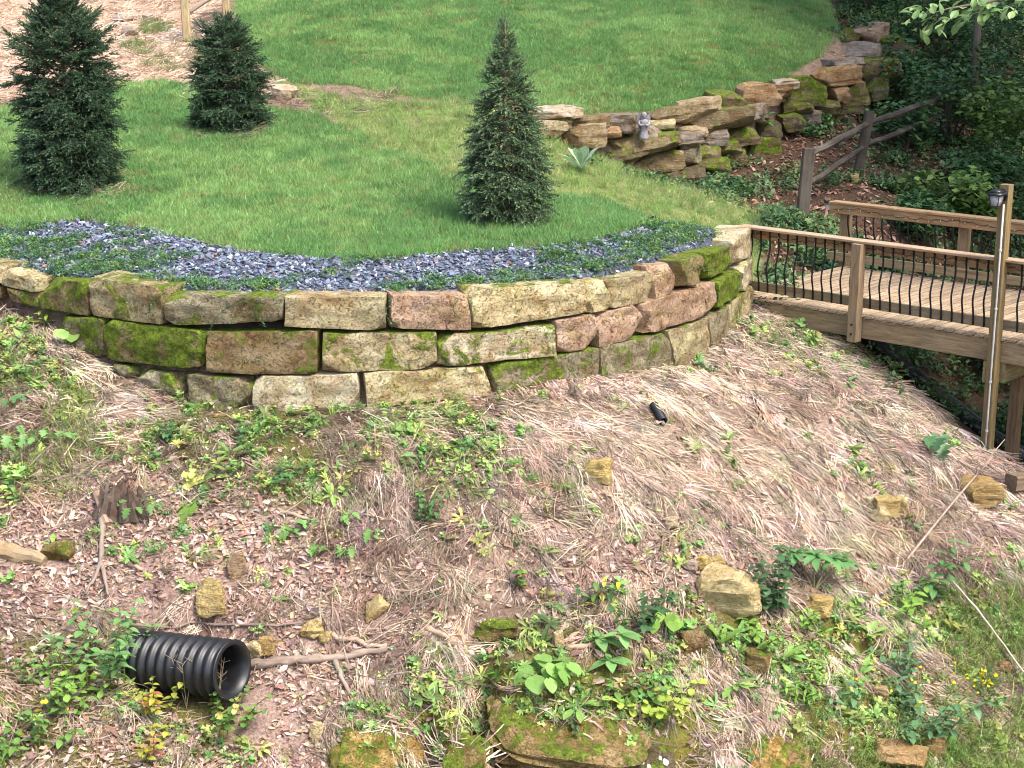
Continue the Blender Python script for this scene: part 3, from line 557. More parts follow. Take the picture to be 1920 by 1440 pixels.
ledge(1450, 1410, 1525, 1465, 'brown rock in fresh grass at the bottom edge', (.36, .25, .14), .35, 19, 1, 0, 0, .4)
lm = plain_mat('white_lichen', (.72, .72, .69), .9, .1, .12, 30)
dk_ = next(o for o in bpy.data.objects if o.get('label', '').startswith('dark rock spotted')); ly = dk_.children[0]
cand = [(v.co.copy(), v.normal.copy()) for v in ly.data.vertices if v.normal.y < -.1 and v.normal.z > .15]
r = np.random.default_rng(4); used_ = []
for k in r.permutation(len(cand)):
    c, n_ = cand[k]; P0 = np.array(ly.location) + np.array(c) + np.array(dk_.location)
    if any(np.linalg.norm(P0 - q) < .05 for q in used_) or len(used_) > 13: continue
    used_.append(P0); n_ = np.array(n_); a = np.cross(n_, (0, 0, 1.)); a /= np.linalg.norm(a); b = np.cross(n_, a); rad = r.uniform(.012, .035); ring = [P0 + n_ * .006 + (a * math.cos(t) + b * math.sin(t)) * rad * r.uniform(.7, 1.2) for t in np.linspace(0, 6.283, 9)[:-1]]
    mk('lichen_patch', ring + [P0 + n_ * .012] , [(i_, (i_ + 1) % 8, 8) for i_ in range(8)], lm, dk_)
# ================================================================== FOOTBRIDGE
BA = PZ(1397, 420, 4.58); BE = np.array([.71898, -.69503, 0]); BN = np.array([.69503, .71898, 0]); ZD = 3.56; WD = 2.95
def bp(s_, w, z): return np.array([BA[0], BA[1], 0]) + BE * s_ + BN * w + np.array([0, 0, z])
bridge = root('wooden_footbridge', bp(4, 1.4, 2.6), 'timber footbridge with wavy black balusters crossing from the block wall', 'footbridge')
def wood(mb, name, c, grain, parent=bridge, al=0., mat=M_WOOD):
    return mb.build(name, mat, parent, color=(c[0] * 1.06, c[1] * .99, c[2] * .86, al))
CED = (.38, .26, .15); TANW = (.36, .295, .195); GRW = (.30, .255, .175); DKW = (.22, .17, .115); GRNW = (.25, .235, .14)
GE = (3., 3., 9.); 
ga = math.atan2(BE[1], BE[0])
# deck: one board after another
sd = -.25; i = 0
while sd < 9.6:
    r = random.Random(i); m = MB(); z = ZD - .02 + r.uniform(-.003, .003); g0 = bp(sd + .07, -.135 + r.uniform(-.012, .012), z); g1 = bp(sd + .07, WD + .13, z)
    m.beam(g0, g1, .116, .028, bev=.006); c = np.array((.44, .37, .285)) * r.uniform(.72, 1.15)
    wood(m, 'deck_board', c, (9., 1.6, 9.), al=r.uniform(0, .25)); sd += .1485; i += 1
for w in (-.08, .7, 1.45, 2.2, WD + .06):
    m = MB(); m.beam(bp(.35 if w < 0 else -.2, w, ZD - .04 - .145), bp(9.6, w, ZD - .04 - .145), .04, .285); wood(m, 'rim_joist' if w < 0 or w > WD else 'joist', TANW, (1.2, 1.2, 6.), al=.3)
def rail(w0, sgn, s0, s1, posts, bal):
    # sgn -1: near side, outside is towards -w
    def q(s_, off, z): return bp(s_, w0 + sgn * off, z)
    segs = [s0] + [p for p in posts if s0 + .8 < p < s1] + [s1]
    m = MB(); m.beam(q(s0, .085, 4.562), q(s1, .085, 4.562), .2, .036); wood(m, 'cap_rail', (.46, .36, .28) if sgn < 0 else (.42, .31, .20), (1.2, 1.2, 8.))
    for a, b in zip(segs[:-1], segs[1:]):
        m = MB(); m.beam(q(a + .004, .02, 4.543 - .075), q(b - .004, .02, 4.543 - .075), .036, .148); wood(m, 'side_rail', CED, (1.2, 1.2, 8.))
        m = MB(); m.beam(q(a + .004, .02, ZD + .15), q(b - .004, .02, ZD + .15), .036, .138); wood(m, 'bottom_rail', GRW, (1.2, 1.2, 8.), al=.25)
    for p in posts:
        if abs(p - 4.08) < .01 and sgn < 0: continue
        m = MB(); wpost = .06 if (p < .1 and sgn < 0) else .145
        m.beam(q(p, .1 + wpost / 2 + .022, ZD - .36), q(p, .1 + wpost / 2 + .022, 4.541), wpost, .145, up=BN); wood(m, 'post', (.32, .25, .17), (8., 8., 1.4), al=.1)
        for zz in (ZD - .12, ZD - .25):
            c0 = q(p, .1 + wpost + .02, zz); MB().tube([c0, c0 + BN * sgn * .016], .014, 8).build('bolt', M_IRON, bridge)
    s_ = bal
    while s_ < s1 - .05:
        if min(abs(s_ - p) for p in posts) > .075: yield s_, q
        s_ += .1535
def bal_mesh(sgn):
    pts = []; z0, z1 = 4.535, ZD + .085
    for k in range(17):
        t = k / 16; off = .046 + sgn * 0
        wv = (-.022 * math.exp(-((t - .27) / .12) ** 2) + .05 * math.exp(-((t - .62) / .17) ** 2))
        pts.append((0, sgn * (off + wv), z0 + (z1 - z0) * t))
    m = MB(); m.tube(pts, .0125, 6); return m
for (w0, sgn, s0, s1, posts, b0) in ((0, -1, 0., 9.6, [.03, 2.02, 4.08, 5.75, 7.8, 9.5], .16), (WD, 1, -.5, 9.6, [-.3, 1.78, 3.9, 5.9, 7.8, 9.5], -.16)):
    me = None
    for s_, q in rail(w0, sgn, s0, s1, posts, b0):
        if me is None:
            t = bal_mesh(sgn).build('baluster', M_IRON, bridge, loc=(0, 0, 0), smooth=True); me = t.data; bpy.data.objects.remove(t)
        Mx = Matrix(((BE[0], BN[0], 0, 0), (BE[1], BN[1], 0, 0), (0, 0, 1, 0), (0, 0, 0, 1))); L_ = bp(s_, w0, 0) - np.array(bridge.location)
        inst('baluster', me, Matrix.Translation(Vector(L_)) @ Mx, bridge)
# tall lamp post that also carries the bridge
pb = bp(4.08, -.175, 0); zg = float(H(pb[0], pb[1])[0])
m = MB(); m.beam((pb[0], pb[1], zg - .3), (pb[0], pb[1], 5.52), .13, .13, up=BN); wood(m, 'tall_post', (.235, .195, .105), (8., 8., 1.2), al=.25)
for w, s_ in ((.42, 4.14), (2.4, 4.14), (.42, 7.8), (2.4, 7.8), (-.17, 7.8)):
    c = bp(s_, w, 0); m = MB(); m.beam((c[0], c[1], float(H(c[0], c[1])[0]) - .3), (c[0], c[1], ZD - .6), .145, .145, up=BN); wood(m, 'support_post', DKW, (8., 8., 1.4))
for s_ in (4.14, 7.8):
    m = MB(); m.beam(bp(s_, -.09, ZD - .46), bp(s_, 2.85, ZD - .46), .14, .26); wood(m, 'cross_beam', GRNW, (3., 3., 8.), al=.3)
m = MB(); m.beam(bp(3.99, -.23, ZD - .45), bp(3.99, .05, ZD - .45), .04, .28); wood(m, 'cleat', GRNW, (3., 3., 8.), al=.3)

# lantern on the post
lp = bp(4.06, -.175 - .0725, 5.42); ldir = -BN
lant = root('post_lantern', lp, 'small black capped lantern fixed near the top of the tall post', 'lantern')
def frus(m, c, a0, a1, z0, z1, n=4):
    v = []
    for r_, z in ((a0, z0), (a1, z1)):
        for k in range(n):
            a = math.pi / 4 + k * 2 * math.pi / n + ga; v.append((c[0] + r_ * math.cos(a), c[1] + r_ * math.sin(a), c[2] + z))
    m.add(v, [(0, 1, 5, 4), (1, 2, 6, 5), (2, 3, 7, 6), (3, 0, 4, 7), (3, 2, 1, 0), (4, 5, 6, 7)])
lc = lp + ldir * .13
m = MB(); frus(m, lc, .135, .115, -.02, .015); frus(m, lc, .115, .05, .0152, .055); m.build('cap', M_BLACK, lant)
m = MB(); frus(m, lc, .062, .094, -.15, -.021); m.build('lens', M_GLASS, lant)
m = MB(); frus(m, lc, .068, .066, -.168, -.151)
for k in range(4):
    a = math.pi / 4 + k * math.pi / 2 + ga; m.tube([lc + np.array([.066 * math.cos(a), .066 * math.sin(a), -.15]), lc + np.array([.098 * math.cos(a), .098 * math.sin(a), -.02])], .006, 5)
m.build('cage', M_BLACK, lant)
m = MB(); m.tube([lp + ldir * .001 + np.array([0, 0, -.03]), lp + ldir * .03 + np.array([0, 0, -.03])], .085, 16); m.tube([lp + ldir * .03 + np.array([0, 0, .0]), lp + ldir * .08 + np.array([0, 0, .0])], .05, 10); m.build('wall_bracket', M_BLACK, lant)
cond = root('conduit', (pb[0], pb[1], zg), 'thin white conduit running down the tall post from the lantern', 'conduit')
m = MB(); cpt = lambda z: bp(4.105, -.175 - .0725 - .016, z); m.tube([cpt(5.28), cpt(4.4), cpt(3.4), cpt(2.6), cpt(zg - .1)], .0125, 8); m.build('pipe', M_WHITE, cond, smooth=True)
for z in (4.7, 3.95, 3.0, 2.35):
    m = MB(); m.tube([cpt(z) - np.array([0, 0, .012]), cpt(z) + np.array([0, 0, .012])], .021, 8); m.build('clip', M_WHITE, cond)
# solar light on the end of the far rail
sp = bp(-.5, WD + .085, 4.52)
sl_ = root('solar_light', sp, 'small black solar light on the left end of the far rail', 'light')
m = MB(); m.beam(sp - BE * .004 + np.array([0, 0, -.10]), sp - BE * .004 + np.array([0, 0, .06]), .10, .035, up=BE); m.build('housing', M_BLACK, sl_)
m = MB(); m.beam(sp - BE * .075 + BN * -.05 + np.array([0, 0, .03]), sp - BE * .075 + BN * .05 + np.array([0, 0, .03]), .1, .03); m.build('panel', M_BLACK, sl_)
m = MB(); m.beam(sp - BE * .06 + BN * -.03 + np.array([0, 0, -.05]), sp - BE * .06 + BN * .03 + np.array([0, 0, -.05]), .06, .07); m.build('lens', M_GLASS, sl_)
# string lights
def strings(label, w0, sgn, s0, s1, zc, face):
    rt = root('string_lights', bp((s0 + s1) / 2, w0, zc), label, 'string lights', 'string lights along the bridge rails'); pts = []; n = int((s1 - s0) / .04); b = MB()
    for k in range(n + 1):
        s_ = s0 + (s1 - s0) * k / n; u = (s_ * .55) % 1
        z = zc - .05 * math.sin(math.pi * u) + .012 * math.sin(s_ * 23) + .008 * math.sin(s_ * 51)
        pts.append(bp(s_, w0 + face + .004 * math.sin(s_ * 37), z))
        if k % 5 == 2: q = pts[-1]; b.tube([q, q + np.array([random.uniform(-.008, .008), 0, random.choice((-.03, -.03, .022))])], .0045, 5)
    m = MB(); m.tube(pts, .0042, 5); m.build('wire', M_IRON, rt, smooth=True); b.build('bulb', M_GLASS, rt)
strings('dark string of tiny lights hanging under the near rail', 0, -1, .15, 7., 4.50, -.064)
strings('dark string of tiny lights draped on the inner face of the far rail', WD, 1, -.4, 7., 4.50, -.006)

# ================================================================== FENCES
def post_between(base, top, w, name, parent, c, grain=(7., 7., 1.5), mat=M_WOOD, al=.2):
    m = MB(); b = np.array(base, float); t = np.array(top, float); m.beam(b - (t - b) * .15, t, w, w * .8, up=(0, 1, 0), bev=.02); o = m.build(name, mat, parent, color=(*c, al)); return o
DF = (.06, .05, .043)
fa, fb, fc = G(1503, 420, 25), G(1608, 330, 27), G(1766, 268, 29)
fence = root('split_rail_fence', fa, 'old grey split rail fence running into the dark woods behind the bridge', 'fence')
def up_(base, px_, py_): d = rayd(px_, py_); return np.array([0, 0, CZ]) + d * (base[1] / d[1])
ta, tb, tc = up_(fa, 1517, 278), up_(fb, 1631, 208), fc + np.array([.1, 0, 1.15])
post_between(fa, ta, .2, 'post', fence, (.10, .085, .07)); post_between(fb, tb, .17, 'post', fence, DF); post_between(fc, tc, .16, 'post', fence, DF)
def railp(p, q, r0):
    m = MB(); p = np.array(p); q = np.array(q); n = 9; pts = [p + (q - p) * k / (n - 1) + np.array([0, 0, .012 * math.sin(k * 1.9)]) for k in range(n)]; m.tube(pts, [r0 * (.7 + .3 * math.sin(math.pi * (k + .6) / n)) for k in range(n)], 7, jit=.2); o = m.build('rail', M_WOOD, fence, color=(*DF, .2))
lp_ = lambda a, b, t: a + (b - a) * t
railp(lp_(fa, ta, .90), lp_(fb, tb, .80), .065); railp(lp_(fa, ta, .50), lp_(fb, tb, .44), .055); railp(lp_(fb, tb, .80), lp_(fc, tc, .82), .065); railp(lp_(fb, tb, .46), lp_(fc, tc, .5), .055)
wa, wb = G(351, 76, 30), G(424, 26, 30)
fence2 = root('post_and_rail_fence', wa, 'pale wooden post and rail fence beside the mulched path at the top', 'fence')
WF = (.46, .38, .22)
post_between(wa, wa + np.array([-.02, 0, 1.15]), .17, 'post', fence2, WF); post_between(wb, wb + np.array([0, 0, 1.15]), .16, 'post', fence2, WF)
for t in (.55, .95):
    m = MB(); a_ = wa + np.array([0, 0, t]); b_ = wb + np.array([0, 0, t - .02]); m.tube([a_, lp_(a_, b_, .5) + np.array([0, 0, .02]), b_], .055, 7, jit=.15); o = m.build('rail', M_WOOD, fence2, color=(.30, .24, .19, .1))
post3 = wb + (wb - wa) * 1.0; post3[2] = float(H(post3[0], post3[1])[0])

# ================================================================== ANGEL STATUE
d = rayd(1207, 250); yb = float(np.interp(d[0] / d[1], DAZ, DW[:, 1]))
sb = PY(1207, 258, yb - .1)
st = root('angel_statue', sb, 'little grey angel statue standing on the stacked rock wall', 'statue', None)
def lathe(prof, n=18, fold=0., fx=1., fy=1., ox=0., oy=0.):
    v = []; f = []
    for (r_, z) in prof:
        for k in range(n):
            a = 2 * math.pi * k / n; rr = r_ * (1 + fold * (1 if k % 2 else -1) * max(0, 1 - z / .26)); v.append((ox + rr * fx * math.cos(a), oy + rr * fy * math.sin(a), z))
    m_ = len(prof)
    for i in range(m_ - 1):
        for k in range(n): f.append((i*n+k, i*n+(k+1) % n, (i+1)*n+(k+1) % n, (i+1)*n+k))
    f += [tuple(range(n - 1, -1, -1)), tuple(range((m_-1)*n, m_*n))]; return v, f
m = MB(); m.add(*lathe([(.085, -.03), (.088, .0), (.08, .03), (.066, .1), (.06, .17), (.066, .22), (.082, .275), (.074, .305), (.03, .325), (.024, .335)], 18, .10, 1., .8))
for s_ in (-1, 1): m.tube([(s_ * .075, 0, .29), (s_ * .088, -.03, .23), (s_ * .05, -.075, .215), (s_ * .008, -.085, .24)], [.026, .028, .022, .014], 8)
for k in range(len(m.v)): m.v[k] = tuple(np.array(m.v[k]) + sb)
m.build('robed_body', M_GREY, st, smooth=True)
m = MB(); m.add(*lathe([(.018, .325), (.03, .335), (.042, .355), (.047, .38), (.043, .405), (.028, .425), (.008, .432)], 14, 0, .92, 1.)); m.add(*lathe([(.046, .375), (.054, .39), (.05, .418), (.03, .44), (.006, .446)], 14, 0, 1., 1., 0, .01)); m.tube([(0, -.045, .385), (0, -.054, .372)], [.005, .008], 6)
for k in range(len(m.v)): m.v[k] = tuple(np.array(m.v[k]) + sb)
m.build('head', M_GREY, st, smooth=True)
for s_ in (-1, 1):
    pr = [(.03, .30), (.06, .37), (.105, .41), (.15, .40), (.165, .34), (.15, .26), (.125, .18), (.10, .13), (.085, .17), (.06, .22)]
    v = [(s_ * x, .05 + .1 * x, z) for x, z in pr] + [(s_ * x, .075 + .1 * x, z) for x, z in pr]; n_ = len(pr)
    f = [tuple(range(n_)), tuple(range(2 * n_ - 1, n_ - 1, -1))] + [(i, i + n_, (i + 1) % n_ + n_, (i + 1) % n_) for i in range(n_)]
    mk('wing', np.array(v) * np.array([.72, 1, 1]) + sb, f, M_GREY, st, smooth=False)

# ================================================================== PIPES
def corr_pipe(m, c0, ax, L, rad, amp, pitch, inner=True, n=32):
    ax = np.array(ax, float); ax /= np.linalg.norm(ax); rr = np.cross(ax, (0, 0, 1.)); rr /= np.linalg.norm(rr); uu = np.cross(rr, ax); prof = []
    k = int(L / pitch * 10)
    for i in range(k + 1):
        t = i / k * L; ph = (t / pitch) % 1; h = amp * (math.sin(math.pi * min(1, ph / .66)) ** .6 if ph < .66 else 0); prof.append((t, rad + h))
    prof += [(L + .002, rad + amp * .5), (L + .002, rad - amp * .25)]
    if inner: prof += [(L - .15, rad - amp * .3), (L * .5, rad - amp * .3), (.02, rad - amp * .3)]
    v = []; f = []
    for t, r_ in prof:
        for j in range(n): a = 2 * math.pi * j / n; v.append(c0 + ax * t + r_ * (rr * math.cos(a) + uu * math.sin(a)))
    for i in range(len(prof) - 1):
        for j in range(n): f.append((i*n+j, (i+1)*n+j, (i+1)*n+(j+1) % n, i*n+(j+1) % n))
    m.add(v, f)
m = MB(); corr_pipe(m, mouth - ax * 1.15, ax, 1.15, .25, .04, .112)
o = mk('culvert_pipe', m.v, m.f, M_PIPE, None, mouth, True); setp(o, 'big black corrugated culvert pipe sticking out of the leaf covered bank', 'pipe')
ps = G(1243, 803); ax2 = np.array([.30, -.82, -.42]); ax2 /= np.linalg.norm(ax2)
dr = root('drain_pipe', ps, 'small black corrugated drain pipe poking out of the straw', 'pipe'); m = MB(); c2 = ps + np.array([0, 0, .075]); corr_pipe(m, c2 - ax2 * .30, ax2, .30, .05, .009, .026, True, 18); m.build('tube', M_BLACK, dr, smooth=True)
m = MB(); m.tube([c2 + ax2 * -.03 + np.array([0, 0, -.022]), c2 + ax2 * .02 + np.array([0, 0, -.026])], .022, 10); m.build('spill', M_GREY, dr, smooth=True)
c3 = [np.array([5.2, 23.3, 2.55]), np.array([6.0, 22.2, 1.75]), np.array([6.7, 21.5, 1.5]), np.array([7.8, 20.6, 1.2])]
for p in c3: p[2] = float(H(p[0], p[1])[0]) + .1
m = MB(); m.tube(c3, .14, 14); o = m.build('drain_hose', M_BLACK, None, loc=c3[1], smooth=True); setp(o, 'thick dark hose lying in the shade under the footbridge', 'hose')

# ================================================================== WOOD ON THE BANK
def stick(name, pxs, rad, label, c, cat='branch', lift=.03, forks=(), al=.0, jit=.25, mat=M_BARK):
    def path(q):
        out_ = []
        for k in range(len(q) - 1):
            for t in np.linspace(0, 1, 5)[:-1 if k < len(q) - 2 else None]:
                out_.append((q[k][0] + (q[k+1][0] - q[k][0]) * t, q[k][1] + (q[k+1][1] - q[k][1]) * t))
        P = np.array([G(*p) for p in out_]); lf = np.array([lift + (q[0][2] if len(q[0]) > 2 else 0)] * len(P)); P[:, 2] += lf + np.array([random.uniform(-.008, .008) for _ in P]); P[:, 0] += [random.uniform(-.008, .008) for _ in P]; return P
    P = path(pxs); rt = root(name, P[0], label, cat); m = MB(); rads = np.linspace(rad, rad * .65, len(P)) * (1 + .2 * np.sin(np.arange(len(P)) * 2.1)); m.tube(P, rads, 8, jit=jit); o = m.build('stem', mat, rt, smooth=True, color=(*c, al))
    for fk in forks:
        Pf = path(fk); m = MB(); m.tube(Pf, np.linspace(rad * .7, rad * .35, len(Pf)), 7, jit=jit); o = m.build('fork', mat, rt, smooth=True, color=(*c, al))
    return rt
stick('fallen_branch', [(186, 935), (192, 1000), (190, 1072)], .036, 'grey forked stick pointing down the bank below the rotten stump', (.27, .22, .19), forks=[[(190, 1068), (178, 1100), (162, 1128)], [(190, 1068), (198, 1100), (203, 1132)]], lift=.07)
stick('fallen_branch', [(466, 1257), (540, 1249), (610, 1246), (670, 1237), (725, 1227)], .05, 'thick peeling branch lying right of the culvert pipe mouth', (.30, .24, .20), lift=.05, forks=[[(630, 1250), (640, 1280), (655, 1312)]])
stick('fallen_branch', [(618, 1200), (640, 1212), (668, 1208), (690, 1222), (724, 1220)], .03, 'twisted pale root lying above the thick peeling branch', (.42, .33, .25), lift=.05)
stick('fallen_branch', [(240, 1184), (330, 1188), (430, 1182), (520, 1184), (600, 1172), (640, 1160)], .014, 'long thin grey twig across the bank above the culvert pipe', (.27, .22, .19), lift=.05)
stick('fallen_branch', [(520, 962), (560, 975), (610, 990), (650, 1010)], .022, 'pale brown stick lying among lobed weeds below the green band', (.44, .34, .26), lift=.03)
stick('fallen_branch', [(800, 1184), (830, 1198), (856, 1214)], .034, 'short broken brown stick near the mossy hanging ledge', (.42, .31, .22), lift=.03, forks=[[(850, 1210), (862, 1196), (874, 1184)]])
stick('fallen_branch', [(1058, 1216), (1090, 1220), (1118, 1208)], .035, 'short pale branch end beside the round leaved plant', (.42, .31, .22), lift=.02)
stick('fallen_branch', [(20, 1158), (70, 1162), (120, 1172)], .013, 'thin grey twig in the leaf litter at the left edge', (.27, .23, .2), lift=.03)
stick('fallen_branch', [(225, 1050), (245, 1065), (268, 1076)], .03, 'stubby pale brown stick right of the forked stick', (.45, .34, .26), lift=.02)
stick('white_stick', [(1778, 1112), (1830, 1170), (1880, 1240), (1930, 1310)], .013, 'thin white stick lying down the bank at the lower right', (.70, .62, .54), 'stick', .17, mat=M_BARK)
# log slab at the left edge
a_, b_ = G(-40, 1030), G(84, 1062); m = MB(); n = 8; m.tube([a_ + (b_ - a_) * k / n + np.array([0, 0, .05 + .012 * math.sin(k * 2.)]) for k in range(n + 1)], [.095, .1, .1, .095, .09, .09, .08, .07, .05], 9, jit=.3)
o = m.build('log', M_BARK, None, loc=a_, smooth=False, color=(.36, .27, .15, .2)); setp(o, 'broken pale brown log at the left edge of the bank', 'log')
# bare leaning twig at right
q0 = G(1690, 1064); q1 = up_(G(1850, 940), 1862, 856); rt = root('dead_sapling', q0, 'bare grey sapling leaning across the straw at the right', 'sapling'); m = MB(); m.tube([q0 + (q1 - q0) * t + np.array([0, 0, .03 * math.sin(t * 3)]) for t in np.linspace(0, 1, 9)], np.linspace(.017, .009, 9), 7, jit=.2)
e_ = q0 + (q1 - q0) * .8; m.tube([e_, e_ + np.array([.22, .1, .28]), e_ + np.array([.38, .2, .42])], [.009, .007, .004], 6); m.tube([e_, e_ + np.array([.05, .05, .4])], [.008, .003], 6); o = m.build('stem', M_BARK, rt, smooth=True, color=(.46, .36, .30, 0))
# rotten stump
sc_ = G(232, 950); r = np.random.default_rng(5); P, f = cube_topo(16); ang = np.arctan2(P[:, 1], P[:, 0]); q = P.copy(); _c = np.stack([np.cos(ang), np.sin(ang), np.zeros(len(ang))], 1); rad = .2 * (1 + .38 * fbm(_c * 2.6, 3, 5) + .10 * np.sin(ang * 17 + 4 * fbm(_c * 2, 2, 8))); rr = np.maximum(np.abs(P[:, 0]), np.abs(P[:, 1])); q[:, 0] = np.cos(ang) * rad * rr * (1.3 - .3 * P[:, 2]); q[:, 1] = np.sin(ang) * rad * rr * (1.25 - .2 * P[:, 2]); q[:, 2] = P[:, 2] * .12 + .04 + (P[:, 2] > .7) * (.30 * fbm(_c * 3.1 * rr[:, None], 3, 6)) - (P[:, 2] > .7) * (P[:, 0] > 0) * .1
o = mk('rotten_stump', q + sc_, f, M_BARK, None, sc_, 'sharp', (.075, .047, .036, 0)); setp(o, 'dark rotten tree stump half buried in dry grass at left', 'stump')
for (x0, y0, x1, y1) in ((184, 945, 204, 996),):
    a_, b_ = G(x0, y0), G(x1, y1); m = MB(); m.beam(a_ + np.array([0, 0, .12]), b_ + np.array([0, 0, .06]), .1, .07, bev=.02); o = m.build('wood_chunk', M_BARK, None, loc=a_, color=(.34, .24, .18, 0)); setp(o, 'broken brown chunk of wood leaning left of the rotten stump', 'wood')
# old sleeper end at the right edge below the post
a_, b_ = G(1893, 930), G(1893, 930) + np.array([1.6, .9, -.1]); m = MB(); m.beam(a_ + np.array([0, 0, .16]), b_ + np.array([0, 0, .12]), .2, .2, bev=.02); o = m.build('timber_sleeper', M_WOOD, None, loc=a_, color=(.22, .17, .12, .5)); setp(o, 'dark mossy timber sleeper end at the right edge below the bridge', 'sleeper')
# ================================================================== SCATTERED GROUND COVER (stuff)
def protos(name, meshes):
    c = bpy.data.collections.new(name)
    for k, me in enumerate(meshes): c.objects.link(bpy.data.objects.new('%s_%02d' % (name, k), me))
    return c
def scatter(name, pts, rot, scl, idx, tint, coll, label):
    me = bpy.data.meshes.new(name); n = len(pts); me.vertices.add(n); me.vertices.foreach_set('co', pts.astype(np.float32).ravel())
    for nm, ty, key, dat in (('rot', 'FLOAT_VECTOR', 'vector', rot), ('scl', 'FLOAT', 'value', scl), ('pick', 'INT', 'value', idx), ('tint', 'FLOAT_COLOR', 'color', np.concatenate([tint, np.ones((n, 1))], 1))):
        a = me.attributes.new(nm, ty, 'POINT'); a.data.foreach_set(key, np.ascontiguousarray(dat, np.int32 if ty == 'INT' else np.float32).ravel())
    o = bpy.data.objects.new(name, me); link(o); setp(o, label, kind='stuff')
    g = bpy.data.node_groups.new(name, 'GeometryNodeTree'); g.interface.new_socket('Geometry', in_out='INPUT', socket_type='NodeSocketGeometry'); g.interface.new_socket('Geometry', in_out='OUTPUT', socket_type='NodeSocketGeometry')
    N = g.nodes.new; L = g.links.new; gi = N('NodeGroupInput'); go = N('NodeGroupOutput'); ip = N('GeometryNodeInstanceOnPoints'); ci = N('GeometryNodeCollectionInfo')
    ci.inputs['Collection'].default_value = coll; ci.inputs['Separate Children'].default_value = True; ci.inputs['Reset Children'].default_value = True; ip.inputs['Pick Instance'].default_value = True
    def na(nm, ty): q = N('GeometryNodeInputNamedAttribute'); q.data_type = ty; q.inputs['Name'].default_value = nm; return q.outputs['Attribute']
    er = N('FunctionNodeEulerToRotation'); L(na('rot', 'FLOAT_VECTOR'), er.inputs[0])
    L(gi.outputs[0], ip.inputs['Points']); L(ci.outputs[0], ip.inputs['Instance']); L(na('pick', 'INT'), ip.inputs['Instance Index']); L(er.outputs[0], ip.inputs['Rotation']); L(na('scl', 'FLOAT'), ip.inputs['Scale']); L(ip.outputs[0], go.inputs[0])
    md = o.modifiers.new('scatter', 'NODES'); md.node_group = g
    return o
def euler(Rm):
    ry = -np.arcsin(np.clip(Rm[:, 2, 0], -1, 1)); return np.stack([np.arctan2(Rm[:, 2, 1], Rm[:, 2, 2]), ry, np.arctan2(Rm[:, 1, 0], Rm[:, 0, 0])], 1)
def frames(nrm, xdir):
    x = xdir - (xdir * nrm).sum(1)[:, None] * nrm; x /= np.linalg.norm(x, axis=1)[:, None] + 1e-9; y = np.cross(nrm, x); return np.stack([x, y, nrm], 2)
def sample(n, x0, x1, y0, y1): return rng.uniform(x0, x1, n), rng.uniform(y0, y1, n)
def ground_pts(n, box, dens, jit=12.):
    x, y = sample(n, *box); z = H(x, y); a, b = proj(np.stack([x, y, z], 1)); s1 = sdist(x, y, W1)
    d = dens(a, b, x, y, s1, jit); k = rng.random(n) < d
    return np.stack([x, y, z], 1)[k]
def place(pts, align=.6, flow=None, spread=3.14, tilt=.1, swirl=0.):
    nrm, gx, gy = normals(pts[:, 0], pts[:, 1]); up = np.array([0, 0, 1.]); nn = nrm * align + up * (1 - align) + rng.normal(0, tilt, nrm.shape); nn /= np.linalg.norm(nn, axis=1)[:, None]
    base = np.arctan2(-gy, -gx) if flow else np.zeros(len(pts))
    if swirl: base = base + swirl * fbm2(pts[:, 0], pts[:, 1], 1.1, 3, 77)
    an = base + (rng.normal(0, spread, len(pts)) if flow else rng.uniform(-math.pi, math.pi, len(pts)))
    return euler(frames(nn, np.stack([np.cos(an), np.sin(an), np.zeros(len(an))], 1)))
def tints(n, cols, var=.18):
    c = np.array(cols)[rng.integers(0, len(cols), n)]; return np.clip(c * (1 + rng.normal(0, var, (n, 1))) * (1 + rng.normal(0, var * .25, (n, 3))), .003, .9)
def pm(name, v, f, mat):
    me = bpy.data.meshes.new(name); me.from_pydata([tuple(map(float, q)) for q in v], [], [tuple(map(int, q)) for q in f]); me.materials.append(mat)
    at = me.attributes.new('vary', 'FLOAT', 'POINT'); vr = np.ones(len(v), np.float32)
    if _lens and sum(_lens) == len(v):
        r = np.random.default_rng(len(v)); vr = np.repeat(np.clip(1 + r.normal(0, _spread[0], len(_lens)), .35, 1.9), _lens).astype(np.float32)
    at.data.foreach_set('value', vr); _lens.clear(); return me
_lens = []; _spread = [.18]
def strand(r, L, w, a, x0, y0, lift, curl, flat=False, seg=4):
    v = []; f = []; ca, sa = math.cos(a), math.sin(a); b = r.normal(0, curl)
    for k in range(seg + 1):
        t = k / seg; s_ = L * t; off = b * t * t * L; zz = lift * math.sin(math.pi * min(1, t * 1.05)) + .003; ww = w * (1 - .75 * t) / 2
        X_ = x0 + ca * s_ - sa * off; Y_ = y0 + sa * s_ + ca * off; tw = .0 if flat else w * .3
        v += [(X_ + sa * ww, Y_ - ca * ww, zz - tw), (X_ - sa * ww, Y_ + ca * ww, zz + tw)]
        if k: n_ = len(v); f.append((n_ - 4, n_ - 2, n_ - 1, n_ - 3))
    return v, f
def merge(parts):
    V = []; Fc = []; _lens[:] = [len(q[0]) for q in parts]
    for v, f in parts: n_ = len(V); V += v; Fc += [tuple(i + n_ for i in q) for q in f]
    return V, Fc
